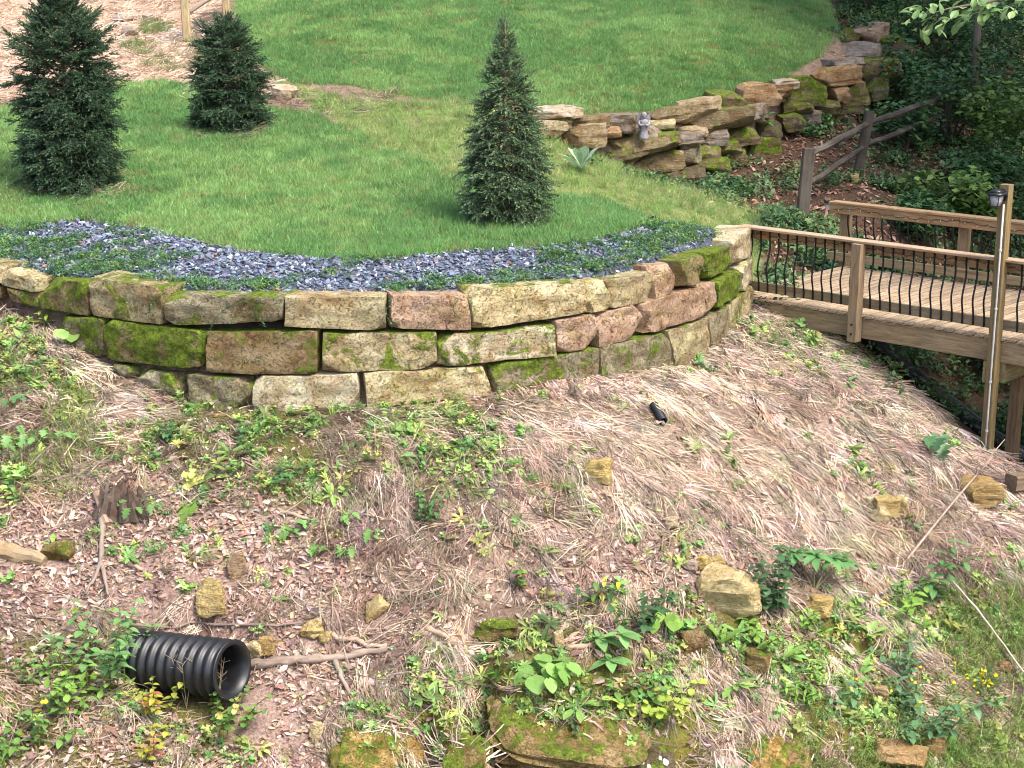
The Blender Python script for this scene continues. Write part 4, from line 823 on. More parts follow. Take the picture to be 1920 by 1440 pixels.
def blade(r, h, w, lean, a, x0, y0, seg=3):
    v = []; f = []; ca, sa = math.cos(a), math.sin(a); ta = a + r.uniform(-1.5, 1.5)
    for k in range(seg + 1):
        t = k / seg; out_ = lean * h * t ** 1.8; ww = w * (1 - t * .9) / 2; X_ = x0 + ca * out_; Y_ = y0 + sa * out_; Z_ = h * t * (1 - .25 * lean * t)
        v += [(X_ - math.sin(ta) * ww, Y_ + math.cos(ta) * ww, Z_), (X_ + math.sin(ta) * ww, Y_ - math.cos(ta) * ww, Z_)]
        if k: n_ = len(v); f.append((n_ - 4, n_ - 3, n_ - 1, n_ - 2))
    return v, f
def leaf_geo(shape, L=1., width=.35, seg=6, fold=.18, droop=.25, wav=.0):
    v = []; f = []; us = np.linspace(0, 1, seg + 1)
    for k, t in enumerate(us):
        if shape == 'lance': w = math.sin(math.pi * t ** .8) ** .9
        elif shape == 'obov': w = math.sin(math.pi * t ** 1.5) ** .8 * (.35 + .65 * t) / .8
        elif shape == 'round': w = math.sqrt(max(0, 1 - (2 * t - 1) ** 2)) * 1.1
        elif shape == 'heart': w = math.sqrt(max(0, 1 - (2 * t - 1) ** 2)) * (1.3 - .75 * t) + (.25 if k == 0 else 0)
        elif shape == 'tooth': w = math.sin(math.pi * t ** 1.2) ** .8 * (1 if k % 2 else .62)
        elif shape == 'lobed': w = (.25, .95, .45, 1., .4, .62, .25, .0)[min(k, 7)]
        w *= width / 2; z = -droop * t * t * .6 + .10 * t; bx = -.12 if (shape == 'heart' and k == 0) else 0
        zz = fold * w + wav * math.sin(t * 17)
        v += [(t * L, 0, z * L), ((t + bx) * L, w * L, (z + zz) * L), ((t + bx) * L, -w * L, (z + zz) * L)]
        if k: n_ = 3 * k; f += [(n_ - 3, n_, n_ + 1, n_ - 2), (n_ - 3, n_ - 1, n_ + 2, n_)]
    return v, f
def xf(vf, az, el, loc=(0, 0, 0), s_=1., roll=0.):
    M = Matrix.Rotation(az, 3, 'Z') @ Matrix.Rotation(-el, 3, 'Y') @ Matrix.Rotation(roll, 3, 'X'); return [tuple(M @ (Vector(p) * s_) + Vector(loc)) for p in vf[0]], vf[1]

# ---- lawn
def grass_proto(seed, n, h0, h1, w, rad, lean):
    r = np.random.default_rng(seed); return pm('grass', *merge([blade(r, r.uniform(h0, h1), w * r.uniform(.7, 1.2), r.uniform(.1, lean), r.uniform(0, 6.3), *(r.normal(0, rad, 2))) for _ in range(n)]), M_LI)
turf = protos('turf_clump', [grass_proto(k, 40, .05, .115, .009, .07, 1.0) for k in range(5)])
def d_lawn(a, b, x, y, s1, j):
    m = mask('lawn', a, b, 4) & (s1 > .15); n_ = fbm2(x, y, .8, 3, 9); bare = fbm2(x, y, 1.9, 3, 21)
    tree_bare = np.minimum(np.hypot((a - 135) / 85, (b - 352) / 24), np.hypot((a - 440) / 45, (b - 244) / 14))
    return m * np.clip(1.05 - 1.5 * sstep(.33, .55, bare), .12, 1) * (tree_bare > .85)
P_ = ground_pts(80000, (-13.5, 9, 18.5, 40), d_lawn)
nn = fbm2(P_[:, 0], P_[:, 1], .55, 3, 30); n2_ = fbm2(P_[:, 0], P_[:, 1], 2.4, 2, 33)
tc = np.where((nn + .5 * n2_)[:, None] > .05, np.array([.235, .40, .135]), np.array([.16, .325, .105])) * (1 + .22 * n2_[:, None]); tc = tc * (1 + rng.normal(0, .12, (len(tc), 1)))
dry_ = rng.random(len(P_)) < .05 + .12 * (n2_ > .3); tc[dry_] = np.array([.30, .27, .12])
scatter('lawn_grass', P_, place(P_, .3, tilt=.12), rng.uniform(.7, 1.15, len(P_)), rng.integers(0, 5, len(P_)), np.clip(tc, .01, 1), turf, 'short green lawn grass covering the terrace and the upper slope')
# ---- rough grass strip
long_ = protos('long_grass_clump', [grass_proto(20 + k, 34, .07, .2, .008, .06, 1.5) for k in range(4)])
def d_rough(a, b, x, y, s1, j):
    n_ = fbm2(x, y, 1.2, 3, 12); bare_ = np.hypot((a - 560) / 70, (b - 165) / 30) < 1
    return mask('rough', a, b, 10) * (s1 > .2) * np.clip(.85 + 1.1 * n_, .1, 1) * np.where(bare_, .6, 1)
P_ = ground_pts(22000, (-8, 9, 21, 36), d_rough)
scatter('rough_grass', P_, place(P_, .3, tilt=.3), rng.uniform(.5, 1.05, len(P_)), rng.integers(0, 4, len(P_)), tints(len(P_), [(.26, .39, .12), (.32, .41, .15), (.38, .40, .19), (.20, .34, .10)]), long_, 'rough yellow green grass in the strip between the lawns')
# ---- slate chips
def chip(seed):
    r = np.random.default_rng(seed); n = r.integers(4, 7); an = np.sort(r.uniform(0, 6.28, n)); rr = r.uniform(.6, 1.1, n); t = r.uniform(.08, .2); el = r.uniform(.45, .8)
    top = [(math.cos(a) * q, math.sin(a) * q * el, t) for a, q in zip(an, rr)]; bot = [(x * 1.04, y * 1.04, -t) for x, y, z in top]; n = int(n)
    return pm('slate', top + bot, [tuple(range(n))] + [(i, i + n, (i + 1) % n + n, (i + 1) % n) for i in range(n)], M_SLATE)
s = NT('slate_chip'); at = s.n('ShaderNodeAttribute', attribute_name='tint', attribute_type='INSTANCER'); nz = s.noise(1.6, 4, .7, s.obj()); cc = s.mix(s.mrange(nz, .35, .7), s.mix(1., at.outputs['Color'], (.75, .75, .8), 'MULTIPLY'), s.mix(1., at.outputs['Color'], (1.3, 1.28, 1.25), 'MULTIPLY')); M_SLATE = s.out(cc, .5, s.bump(nz, .3, .01), .5)
chips = protos('slate_chip', [chip(k) for k in range(8)])
P_ = ground_pts(64000, (-11, 5, 16.5, 24), lambda a, b, x, y, s1, j: mask('slate', a, b, 3) * (s1 > .22))
P_[:, 2] += rng.uniform(.0, .035, len(P_)); n_ = len(P_); tc = tints(n_, [(.095, .12, .172), (.125, .155, .215), (.165, .20, .265), (.06, .074, .105), (.22, .25, .30)], .28); w_ = rng.random(n_) < .022; tc[w_] = (.66, .66, .66); w_ = rng.random(n_) < .02; tc[w_] = (.3, .16, .10)
scatter('slate_chips', P_, place(P_, .2, tilt=.5), rng.uniform(.02, .055, n_), rng.integers(0, 8, n_), tc, chips, 'blue grey slate chips bedded along the top of the block wall')
# ---- creeping cover on the slate
def sprig(seed, n, L, leaf, hgt, mat=None, shape='lance', wd=.5):
    r = np.random.default_rng(seed); parts = []
    for _ in range(n):
        a = r.uniform(0, 6.3); d0 = r.uniform(0, L); parts.append(xf(leaf_geo(shape, r.uniform(.7, 1.2) * leaf, wd, 3), r.uniform(0, 6.3), r.uniform(-.1, .9), (d0 * math.cos(a), d0 * math.sin(a), r.uniform(.005, hgt) * (1 - .6 * d0 / L))))
    return pm('sprig', *merge(parts), mat or M_LI)
creep = protos('creeper_sprig', [sprig(k, 26, .11, .032, .06) for k in range(5)])
def d_creep(a, b, x, y, s1, j):
    n_ = fbm2(x, y, 1.25, 3, 40) + .35 * fbm2(x, y, 4, 2, 41); fr = sstep(1.3, .2, s1) * .5 - .2 + np.where((a < 330) & (s1 > .5), .22, 0) + np.where(a > 1000, .18, 0) - np.where((a > 560) & (a < 730), .22, 0)
    return mask('slate', a, b, 5) * (s1 > .05) * .5 * sstep(-.12, .4, n_ + .5 * fbm2(x, y, 5, 2, 44) + fr)
P_ = ground_pts(59000, (-11, 5, 16.5, 24), d_creep); P_[:, 2] += .02
scatter('creeping_groundcover', P_, place(P_, .2, tilt=.2), rng.uniform(.6, 1.2, len(P_)), rng.integers(0, 5, len(P_)), tints(len(P_), [(.065, .16, .065), (.05, .125, .06), (.09, .20, .06), (.14, .25, .05)]), creep, 'small leaved creeping plants spreading over the slate chips')
# ---- straw
def straw_proto(seed, n, l0, l1, w, spread, lift, wid):
    r = np.random.default_rng(seed); return pm('straw', *merge([strand(r, r.uniform(l0, l1), w * r.uniform(.6, 1.3), r.normal(0, spread), r.normal(-.15, .12), r.normal(0, wid), r.uniform(.0, lift), .35) for _ in range(n)]), M_DRY)
_spread[0] = .34
straws = protos('straw_bundle', [straw_proto(k, 22, .18, .68, .0115, .24, .035, .06) for k in range(4)] + [straw_proto(10 + k, 18, .12, .34, .0095, 1.2, .03, .10) for k in range(3)]); _spread[0] = .2
SB = (-11, 9.5, 11.5, 25)
_rk = np.array([(*o.location[:2], max(o.dimensions[0], .08) * .5) for o in bpy.data.objects if o.name.startswith('rock') and o.type == 'MESH' and o.parent is None and o.location[1] < 25] + [(ps[0] + q * ax2[0], ps[1] + q * ax2[1], .12) for q in (-.3, -.1, .1, .3)] + [(*(mouth + ax * q)[:2], .34) for q in (-1., -.75, -.5, -.25, 0., .1)])
def clear(P, k=.9): return np.all(np.hypot(P[:, None, 0] - _rk[None, :, 0], P[:, None, 1] - _rk[None, :, 1]) > _rk[None, :, 2] * k, axis=1)
def slope_ok(s1): return s1 < -.03
def d_straw(a, b, x, y, s1, j):
    m = np.zeros(len(a))
    for k, (p, q) in enumerate(zip(POLY['straw'], (1., 1., .85))): m = np.maximum(m, inpoly(a + rng.normal(0, 22, len(a)), b + rng.normal(0, 16, len(a)), p) * q)
    hang = inpoly(a + rng.normal(0, 10, len(a)), b, [(800, 1080), (900, 1080), (960, 1480), (840, 1480)]) * .6; rt_ = inpoly(a + rng.normal(0, 10, len(a)), b, [(1740, 1060), (2000, 1040), (2000, 1300), (1840, 1200)]) * .7
    n_ = fbm2(x, y, 1.5, 3, 50); base = .36 * (b > 560) * (a < 1950) * np.where((a < 620) & (b > 950), .4, 1)
    return np.maximum.reduce([m, hang, rt_, base]) * np.clip(.6 + 1.4 * n_ + 1.2 * fbm2(x, y, 4.5, 2, 52), .05, 1) * slope_ok(s1) * ~mask('wood', a, b)
P_ = ground_pts(62000, SB, d_straw, 18); P_ = P_[clear(P_, 1.25)]; P_[:, 2] += .012
n_ = len(P_); rsel = rng.random(n_) < .72
STC = [(.38, .29, .23), (.44, .345, .28), (.31, .23, .175), (.49, .40, .335), (.24, .17, .13), (.41, .33, .255), (.36, .29, .225)]
scatter('dry_straw', P_, place(P_, .97, True, .5, .1, 1.1), rng.uniform(.45, 1.1, n_), np.where(rsel, rng.integers(0, 4, n_), rng.integers(4, 7, n_)), tints(n_, STC, .26), straws, 'flattened dry grass straw lying down the bank')
# ---- leaf litter
def lit(seed):
    r = np.random.default_rng(seed); v, f = leaf_geo(('lance', 'obov', 'lance', 'lobed')[seed % 4], 1., r.uniform(.28, .5), 7 if seed % 4 == 3 else 4, r.uniform(-.5, .9), r.uniform(-.5, .7))
    return pm('litter', [(x - .5, y, z + .03) for x, y, z in v], f, M_DRY)
lits = protos('litter_leaf', [lit(k) for k in range(10)])
def d_lit(a, b, x, y, s1, j):
    m = mask('litter', a, b, 30) * 1.; n_ = fbm2(x, y, 1.3, 3, 60); return np.maximum(m * np.clip(.8 + .6 * n_ + .7 * fbm2(x, y, 3.2, 2, 62), .15, 1), .17 * (b > 600)) * slope_ok(s1) * ~mask('wood', a, b)
P_ = ground_pts(310000, SB, d_lit); P_ = P_[clear(P_)]; P_[:, 2] += rng.uniform(.004, .03, len(P_)); n_ = len(P_)
LTC = [(.40, .275, .23), (.48, .355, .305), (.31, .195, .155), (.50, .385, .32), (.25, .15, .115), (.42, .28, .20), (.45, .33, .28), (.38, .275, .24), (.54, .45, .40)]
scatter('leaf_litter', P_, place(P_, .9, True, 1.6, .45), np.clip(rng.lognormal(-2.72, .38, n_), .03, .16), rng.integers(0, 10, n_), tints(n_, LTC, .26), lits, 'pinkish brown dead leaves carpeting the lower bank')
# ---- fine twigs
tw = protos('twig_bits', [straw_proto(60 + k, 7, .12, .4, .010, 2.5, .02, .15) for k in range(3)])
P_ = ground_pts(10500, SB, lambda a, b, x, y, s1, j: mask('litter', a, b, 30) * slope_ok(s1) * sstep(-.3, .4, fbm2(x, y, 2, 3, 64))); P_ = P_[clear(P_)]; P_[:, 2] += .03; n_ = len(P_)
scatter('fine_twigs', P_, place(P_, .9, tilt=.1), rng.uniform(.5, 1.1, n_), rng.integers(0, 3, n_), tints(n_, [(.20, .155, .13), (.36, .28, .23), (.28, .22, .18), (.45, .37, .31)]), tw, 'thin broken twigs and stalks lying over the dead leaves')
# ---- pebbles
def peb(seed):
    P, f = rock_shape(1, 1, .8, seed, 2, .6, 5, .1); return pm('pebble', P, f, M_PEB)
s = NT('pebble'); at = s.n('ShaderNodeAttribute', attribute_name='tint', attribute_type='INSTANCER'); M_PEB = s.out(at.outputs['Color'], .9, None, .2)
pebs = protos('pebble', [peb(k) for k in range(5)])
P_ = ground_pts(900, SB, lambda a, b, x, y, s1, j: (b > 620) * slope_ok(s1) * ~mask('wood', a, b) * np.where((a > 1200) & (b > 880) & (b < 1100), 1., .35)); n_ = len(P_)
scatter('pebbles', P_, place(P_, .5, tilt=.4), rng.uniform(.02, .07, n_) * (1 + (rng.random(n_) < .08)), rng.integers(0, 5, n_), tints(n_, [(.55, .46, .28), (.50, .38, .18), (.62, .58, .54), (.48, .42, .38)]), pebs, 'small yellow and white stones strewn on the bank')
# ---- weeds
def ros(seed, n, L, shape, wd, e0, e1):
    r = np.random.default_rng(seed); return pm('weed', *merge([xf(leaf_geo(shape, L * r.uniform(.6, 1.1), wd, 4 if shape != 'lobed' else 7, .3, r.uniform(.2, .8)), k * 2.4 + r.uniform(-.3, .3), r.uniform(e0, e1), (0, 0, .01)) for k in range(n)]), M_LI)
weedp = protos('weed_rosette', [ros(1, 8, .12, 'lance', .3, .1, .8), ros(2, 7, .10, 'obov', .45, .1, .7), ros(3, 9, .09, 'lance', .5, .2, .9), ros(4, 6, .14, 'tooth', .34, .15, .7), sprig(5, 20, .08, .05, .10, None, 'obov', .6), sprig(6, 24, .10, .042, .12, None, 'lance', .6), sprig(7, 14, .08, .07, .09, None, 'lobed', .8), grass_proto(60, 26, .06, .17, .008, .04, 1.3)])
def d_weed(a, b, x, y, s1, j):
    m = np.zeros(len(a))
    for p, q in zip(POLY['green'], (1.15, 1.05, 1.1, 1., .55, .75)): m = np.maximum(m, inpoly(a + rng.normal(0, 30, len(a)), b + rng.normal(0, 20, len(a)), p) * q)
    n_ = fbm2(x, y, 1.4, 3, 70) + .4 * fbm2(x, y, 4., 2, 71); m = np.maximum(m, .75 * inpoly(a + rng.normal(0, 18, len(a)), b + rng.normal(0, 14, len(a)), [(1400, 600), (1560, 630), (1870, 850), (1830, 870), (1540, 700), (1380, 690)])); return np.maximum(m * sstep(-.38, .32, n_), .2 * sstep(-.05, .4, n_) * (b > 600)) * slope_ok(s1) * ~mask('wood', a, b)
P_ = ground_pts(51000, SB, d_weed); P_ = P_[clear(P_)]; n_ = len(P_); P_[:, 2] += .012
a_, b_ = proj(P_); pick = rng.integers(0, 8, n_)
scatter('small_weeds', P_, place(P_, .75, tilt=.25), rng.uniform(.4, 1.0, n_) * (1 + .6 * (rng.random(n_) < .12)), pick, tints(n_, [(.22, .38, .10), (.17, .32, .09), (.28, .44, .13), (.34, .46, .12), (.12, .24, .08), (.36, .40, .12)], .24), weedp, 'bright green weeds growing through straw and leaves on the bank')
# ---- fine moss and grass fuzz
fuzz = protos('grass_tuft', [grass_proto(80 + k, 30, .03, .09, .005, .05, 1.4) for k in range(3)])
def d_fuzz(a, b, x, y, s1, j):
    m = mask('green', a, b, 30) * .55 + mask('clay', a, b, 20) * .28; n_ = fbm2(x, y, 1.8, 3, 90); lush = (inpoly(a, b, [(1540, 1400), (1960, 1340), (1960, 1600), (1480, 1600)]) | inpoly(a, b, [(1760, 1130), (1960, 1100), (1960, 1280), (1800, 1270)])) * .9; lush = np.maximum(lush, .9 * ((np.hypot((a - 130) / 38, (b - 790) / 50) < 1) | (np.hypot((a - 68) / 24, (b - 885) / 30) < 1)))
    return np.maximum(np.maximum(m, .12 * (b > 600)) * sstep(-.3, .35, n_), lush) * slope_ok(s1) * ~mask('wood', a, b)
P_ = ground_pts(42000, SB, d_fuzz); n_ = len(P_); a_, b_ = proj(P_); big = (b_ > 1340) & (a_ > 1500) | (a_ > 1760) & (b_ > 1100) | (a_ < 175) & (b_ > 730) & (b_ < 920)
scatter('bank_grass', P_, place(P_, .7, True, .8, .3), rng.uniform(.6, 1.3, n_) * np.where(big, 2.2, 1), rng.integers(0, 3, n_), tints(n_, [(.20, .31, .07), (.15, .25, .06), (.27, .34, .10), (.22, .24, .08)]), fuzz, 'thin grass and moss fuzz on the bank and rock shelves')
# ---- mulched path: needles and shreds
mul = protos('mulch_shred', [straw_proto(40 + k, 16, .08, .25, .012, 2.5, .02, .12) for k in range(3)])
def d_path(a, b, x, y, s1, j):
    m = mask('path', a, b, 12); tr = np.minimum(np.hypot((a - 135) / 110, (b - 356) / 30), np.hypot((a - 440) / 60, (b - 246) / 16)); ed = inpoly(a, b, [(480, 180), (760, 180), (700, 230), (520, 200)]) * .4
    return np.maximum.reduce([m * .9, (tr < 1) * 1., ed])
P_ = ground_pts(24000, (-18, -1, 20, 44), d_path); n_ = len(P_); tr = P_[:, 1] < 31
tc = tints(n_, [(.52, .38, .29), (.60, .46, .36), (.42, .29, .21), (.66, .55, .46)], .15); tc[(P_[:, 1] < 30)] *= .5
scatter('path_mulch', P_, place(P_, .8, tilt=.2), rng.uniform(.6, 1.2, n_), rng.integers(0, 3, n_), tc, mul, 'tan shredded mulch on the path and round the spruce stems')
gp = ground_pts(3000, (-9, -4, 28, 40), lambda a, b, x, y, s1, j: (np.hypot((a - 318) / 34, (b - 66) / 14) < 1) * 1. + (np.hypot((a - 400) / 25, (b - 58) / 12) < 1) * .6)
scatter('path_gravel', gp, place(gp, .3, tilt=.5), rng.uniform(.04, .09, len(gp)), rng.integers(0, 5, len(gp)), tints(len(gp), [(.62, .6, .6), (.45, .44, .46)]), pebs, 'pale gravel patch at the foot of the post and rail fence')
P_ = ground_pts(9000, (-10, -2, 28, 40), lambda a, b, x, y, s1, j: np.maximum.reduce([(np.hypot((a - 292) / 34, (b - 54) / 12) < 1) * .9, (np.hypot((a - 265) / 40, (b - 92) / 14) < 1) * .45, (np.hypot((a - 320) / 60, (b - 120) / 16) < 1) * .35, (np.hypot((a - 380) / 60, (b - 95) / 30) < 1) * .15, (np.hypot((a - 20) / 60, (b - 20) / 20) < 1) * .6]))
scatter('path_weeds', P_, place(P_, .3, tilt=.3), rng.uniform(.6, 1.2, len(P_)), rng.integers(0, 4, len(P_)), tints(len(P_), [(.15, .24, .07), (.12, .2, .06), (.25, .28, .12)]), long_, 'patchy grass and weeds at the edge of the mulched path')
# ---- woods floor
under = protos('undergrowth', [sprig(100 + k, 30, .22, .085, .2, None, ('obov', 'lance', 'round')[k % 3], .6) for k in range(5)])
def d_under(a, b, x, y, s1, j):
    n_ = fbm2(x, y, .7, 3, 95) + .3 * fbm2(x, y, 3, 2, 96); w_ = mask('wood', a, b, 16) | ((x > 9) & (y > 18)); fg = inpoly(a, b, [(1040, 285), (1200, 340), (1290, 365), (1460, 310), (1500, 240), (1650, 190), (1700, 330), (1480, 400), (1330, 370), (1180, 330)])
    leafy = inpoly(a, b, [(1390, 300), (1560, 250), (1530, 420), (1400, 400)])
    br_ = (np.abs((x - BA[0]) * BN[0] + (y - BA[1]) * BN[1] - WD / 2 - .8) < 3.0) & ((x - BA[0]) * BE[0] + (y - BA[1]) * BE[1] > .8); w_ = w_ & ~(br_ & (rng.random(len(x)) < .8))  # plants thinned under the bridge so bare dark soil reads as shade
    return np.maximum(w_ * sstep(-.5, .15, n_) * np.where(leafy, .2, .9), fg * .5 * sstep(-.2, .3, n_)) * (s1 < 50)
P_ = ground_pts(36000, (.5, 18, 16, 48), d_under); n_ = len(P_)
scatter('woodland_undergrowth', P_, place(P_, .4, tilt=.25), rng.uniform(.5, 1.4, n_), rng.integers(0, 5, n_), tints(n_, [(.08, .18, .075), (.06, .145, .065), (.12, .23, .08), (.16, .26, .10)]), under, 'low leafy undergrowth on the shaded woods floor')
P_ = ground_pts(30000, (1.5, 14, 19, 40), lambda a, b, x, y, s1, j: mask('wood', a, b, 20) * .8 * ~((np.abs((x - BA[0]) * BN[0] + (y - BA[1]) * BN[1] - WD / 2 - .8) < 3.0) & ((x - BA[0]) * BE[0] + (y - BA[1]) * BE[1] > .8))); n_ = len(P_); P_[:, 2] += rng.uniform(.004, .03, n_)  # litter left off under the bridge; the dark soil colour deepens its shade
scatter('woodland_litter', P_, place(P_, .7, tilt=.4), rng.uniform(.07, .15, n_), rng.integers(0, 10, n_), tints(n_, [(.26, .14, .09), (.36, .21, .15), (.18, .10, .07), (.44, .31, .24)], .2), lits, 'reddish dead leaves on the woods floor')
# ================================================================== SPRUCES
def needle_twig(seed, L=.15, nn_=24, nl=.034):
    r = np.random.default_rng(seed); v = []; f = []
    for k in range(nn_):
        t = (k + r.random()) / nn_; b = np.array([t * L, 0, -.012 * t]); a = r.uniform(0, 6.28); d = np.array([.75, .8 * math.cos(a), .8 * math.sin(a) * .8 + .1]); d /= np.linalg.norm(d); s_ = np.cross(d, r.normal(size=3)); s_ /= np.linalg.norm(s_); w = .0068; q = nl * r.uniform(.7, 1.15) * (1 - .3 * t)
        n = len(v); v += [b + s_ * w, b - s_ * w, b + d * q]; f.append((n, n + 1, n + 2))
    n = len(v); v += [(0, .003, 0), (0, -.003, 0), (L, 0, -.01)]; f.append((n, n + 1, n + 2)); return np.array(v), np.array(f)
TW = [needle_twig(k) for k in range(4)]
def spruce(label, base, hgt, prof, droop, dens, cols, seed, up_top=.9, leggy=0.):
    r = np.random.default_rng(seed); rt = root('spruce_tree', base, label, 'spruce', 'young spruces on the lawn'); base = np.array(base); m = MB()
    m.tube([base + np.array([0, 0, -.1]), base + np.array([.01, 0, hgt * .4]), base + np.array([-.01, 0, hgt * .75]), base + np.array([0, 0, hgt * .985])], [.06, .045, .022, .006], 8); o = m.build('trunk', M_BARK, rt, color=(.26, .18, .12, 0))
    V = []; Fc = []; T = []; off = 0; lv = []; lf = []; br = MB()
    z = .05
    while z < hgt * .985:
        t = z / hgt; Rr = prof(t); nb_ = max(4, int(dens * (4 + 14 * Rr) * (1.3 if t < .58 else 1.1)))
        for k in range(nb_):
            az = r.uniform(0, 6.283); zz = z + r.uniform(-.05, .05); Lb = Rr * (r.uniform(.68, 1.08) if r.random() < .88 else r.uniform(1.08, 1.42 if t > .5 else 1.22)); el = np.interp(t, [0, .35, .7, 1.], [droop, droop * .4 + .1, .35, up_top]) + r.uniform(-.3, .3)
            Lb /= max(.45, math.cos(el)) ** .8
            if Lb < .05: continue
            d0 = np.array([math.cos(az) * math.cos(el), math.sin(az) * math.cos(el), math.sin(el)]); side = np.array([-math.sin(az), math.cos(az), 0]); st_ = base + np.array([0, 0, max(.08, zz - Lb * math.sin(el) * .35)])
            pt = lambda u: st_ + d0 * Lb * u + np.array([0, 0, (-.10 if t < .6 else .06) * Lb * u * u])
            if r.random() < .5: br.tube([pt(0), pt(.5), pt(.97)], [.009, .006, .003], 4, cap=False)
            nt_ = int(4 + Lb * 20)
            for j in range(nt_):
                u = 1 - (r.random() ** 1.5) * .6 if j else 1.; p0 = pt(u * .97); sg = r.choice([-1, 1]); sw = r.uniform(.35, 1.05) if j else 0.
                d = d0 * math.cos(sw) + side * sg * math.sin(sw) + np.array([0, 0, r.uniform(-.75, .35) if t < .65 else r.uniform(-.3, .7)]); d /= np.linalg.norm(d)
                s_ = np.cross(np.array([0, 0, 1.]), d); s_ /= np.linalg.norm(s_) + 1e-9; u3 = np.cross(d, s_); tv, tf = TW[r.integers(0, 4)]; sc = r.uniform(.75, 1.2) * (1.0 if Lb > .2 else .8)
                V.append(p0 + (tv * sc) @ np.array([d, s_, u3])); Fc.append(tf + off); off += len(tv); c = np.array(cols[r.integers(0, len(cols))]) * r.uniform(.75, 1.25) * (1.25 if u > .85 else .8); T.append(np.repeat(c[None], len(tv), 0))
        z += .062 if t < .75 else .05
    br.build('branches', M_BARK, rt, color=(.22, .15, .10, 0))
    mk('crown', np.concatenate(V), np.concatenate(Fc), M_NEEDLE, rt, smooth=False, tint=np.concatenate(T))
    return rt
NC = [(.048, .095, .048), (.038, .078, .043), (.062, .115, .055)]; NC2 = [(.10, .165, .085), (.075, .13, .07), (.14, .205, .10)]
b1, b2, b3 = G(135, 352), G(432, 243), G(948, 416)
def hpx(b, px_, py_): return float(up_(b, px_, py_)[2] - b[2])
h1, h2, h3 = hpx(b1, 125, -16), hpx(b2, 428, 36), hpx(b3, 960, 38)
sc1, sc2, sc3 = [float(np.dot(b - np.array([0, 0, CZ]), FW)) / F for b in (b1, b2, b3)]
spruce('tall columnar spruce at the left with a ragged open top', b1, h1, lambda t: sc1 * float(np.interp(t, [0, .06, .2, .45, .62, .70, .8, .92, 1.], [72, 84, 88, 84, 78, 88, 54, 34, 4])), -.15, 1.25, NC, 3, 1.0)
spruce('barrel shaped spruce in the middle of the lawn with a blunt top', b2, h2, lambda t: sc2 * float(np.interp(t, [0, .08, .3, .5, .7, .85, .95, 1.], [50, 64, 66, 64, 51, 29, 11, 2])), -.05, 1.35, NC, 4, .9)
spruce('cone shaped spruce on the right of the lawn with a thin pointed leader', b3, h3, lambda t: sc3 * float(np.interp(t, [0, .06, .2, .4, .55, .68, .8, .9, 1.], [72, 82, 79, 65, 47, 38, 21, 9, 2])), -.35, 1.15, NC2, 5, 1.05)

# ================================================================== WOODS AT THE RIGHT
def leaf_cloud(r, centers, radii, n, size, cols, squash=.75):
    c = np.array(centers); rd = np.array(radii); k = r.integers(0, len(c), n); d = r.normal(size=(n, 3)); d /= np.linalg.norm(d, axis=1)[:, None]
    p = c[k] + d * (rd[k] * r.uniform(.45, 1.02, n) ** .6)[:, None] * np.array([1, 1, squash])
    a = r.uniform(0, 6.28, n); el = r.uniform(-.7, .35, n); X_ = np.stack([np.cos(a) * np.cos(el), np.sin(a) * np.cos(el), np.sin(el)], 1); nrm = r.normal(size=(n, 3)) * .45 + np.array([0, 0, 1.]); S_ = np.cross(nrm, X_); S_ /= np.linalg.norm(S_, axis=1)[:, None]
    L = size * r.uniform(.6, 1.2, n)[:, None]; w = L * .27
    V = np.stack([p, p + X_ * L * .45 + S_ * w, p + X_ * L, p + X_ * L * .45 - S_ * w], 1).reshape(-1, 3); Fq = np.arange(n * 4).reshape(-1, 4)
    T = np.array(cols)[r.integers(0, len(cols), n)] * r.uniform(.7, 1.3, (n, 1)); return V, Fq, np.repeat(T, 4, 0)
GC = [(.055, .13, .045), (.045, .11, .045), (.075, .16, .05)]; GC2 = [(.12, .22, .05), (.10, .19, .05), (.16, .26, .06)]
def shrub(label, base, w, h, n, size, cols, seed, name='shrub', cat='shrub', group='shrubs in the woods at right'):
    r = np.random.default_rng(seed); base = np.array(base); rt = root(name, base, label, cat, group); m = MB(); tips = []
    for k in range(7):
        a = r.uniform(0, 6.28); q = r.uniform(.15, .5) * w; e = base + np.array([q * math.cos(a), q * math.sin(a), h * r.uniform(.45, .9)]); tips.append(e); m = MB(); m.tube([base, (base + e) / 2 + np.array([0, 0, h * .12]), e], [.02, .013, .005], 5); o = m.build('stem', M_BARK, rt, color=(.12, .09, .07, .1))
    C_ = [t for t in tips] + [base + np.array([r.uniform(-.4, .4) * w, r.uniform(-.4, .4) * w, h * r.uniform(.15, .7)]) for _ in range(8)]
    V, Fq, T = leaf_cloud(r, C_, [r.uniform(.2, .34) * w for _ in C_], n, size, cols); V[:, 2] = np.maximum(V[:, 2], H(V[:, 0], V[:, 1]) + .01); mk('crown', V, Fq, M_LG, rt, smooth=False, tint=T); return rt
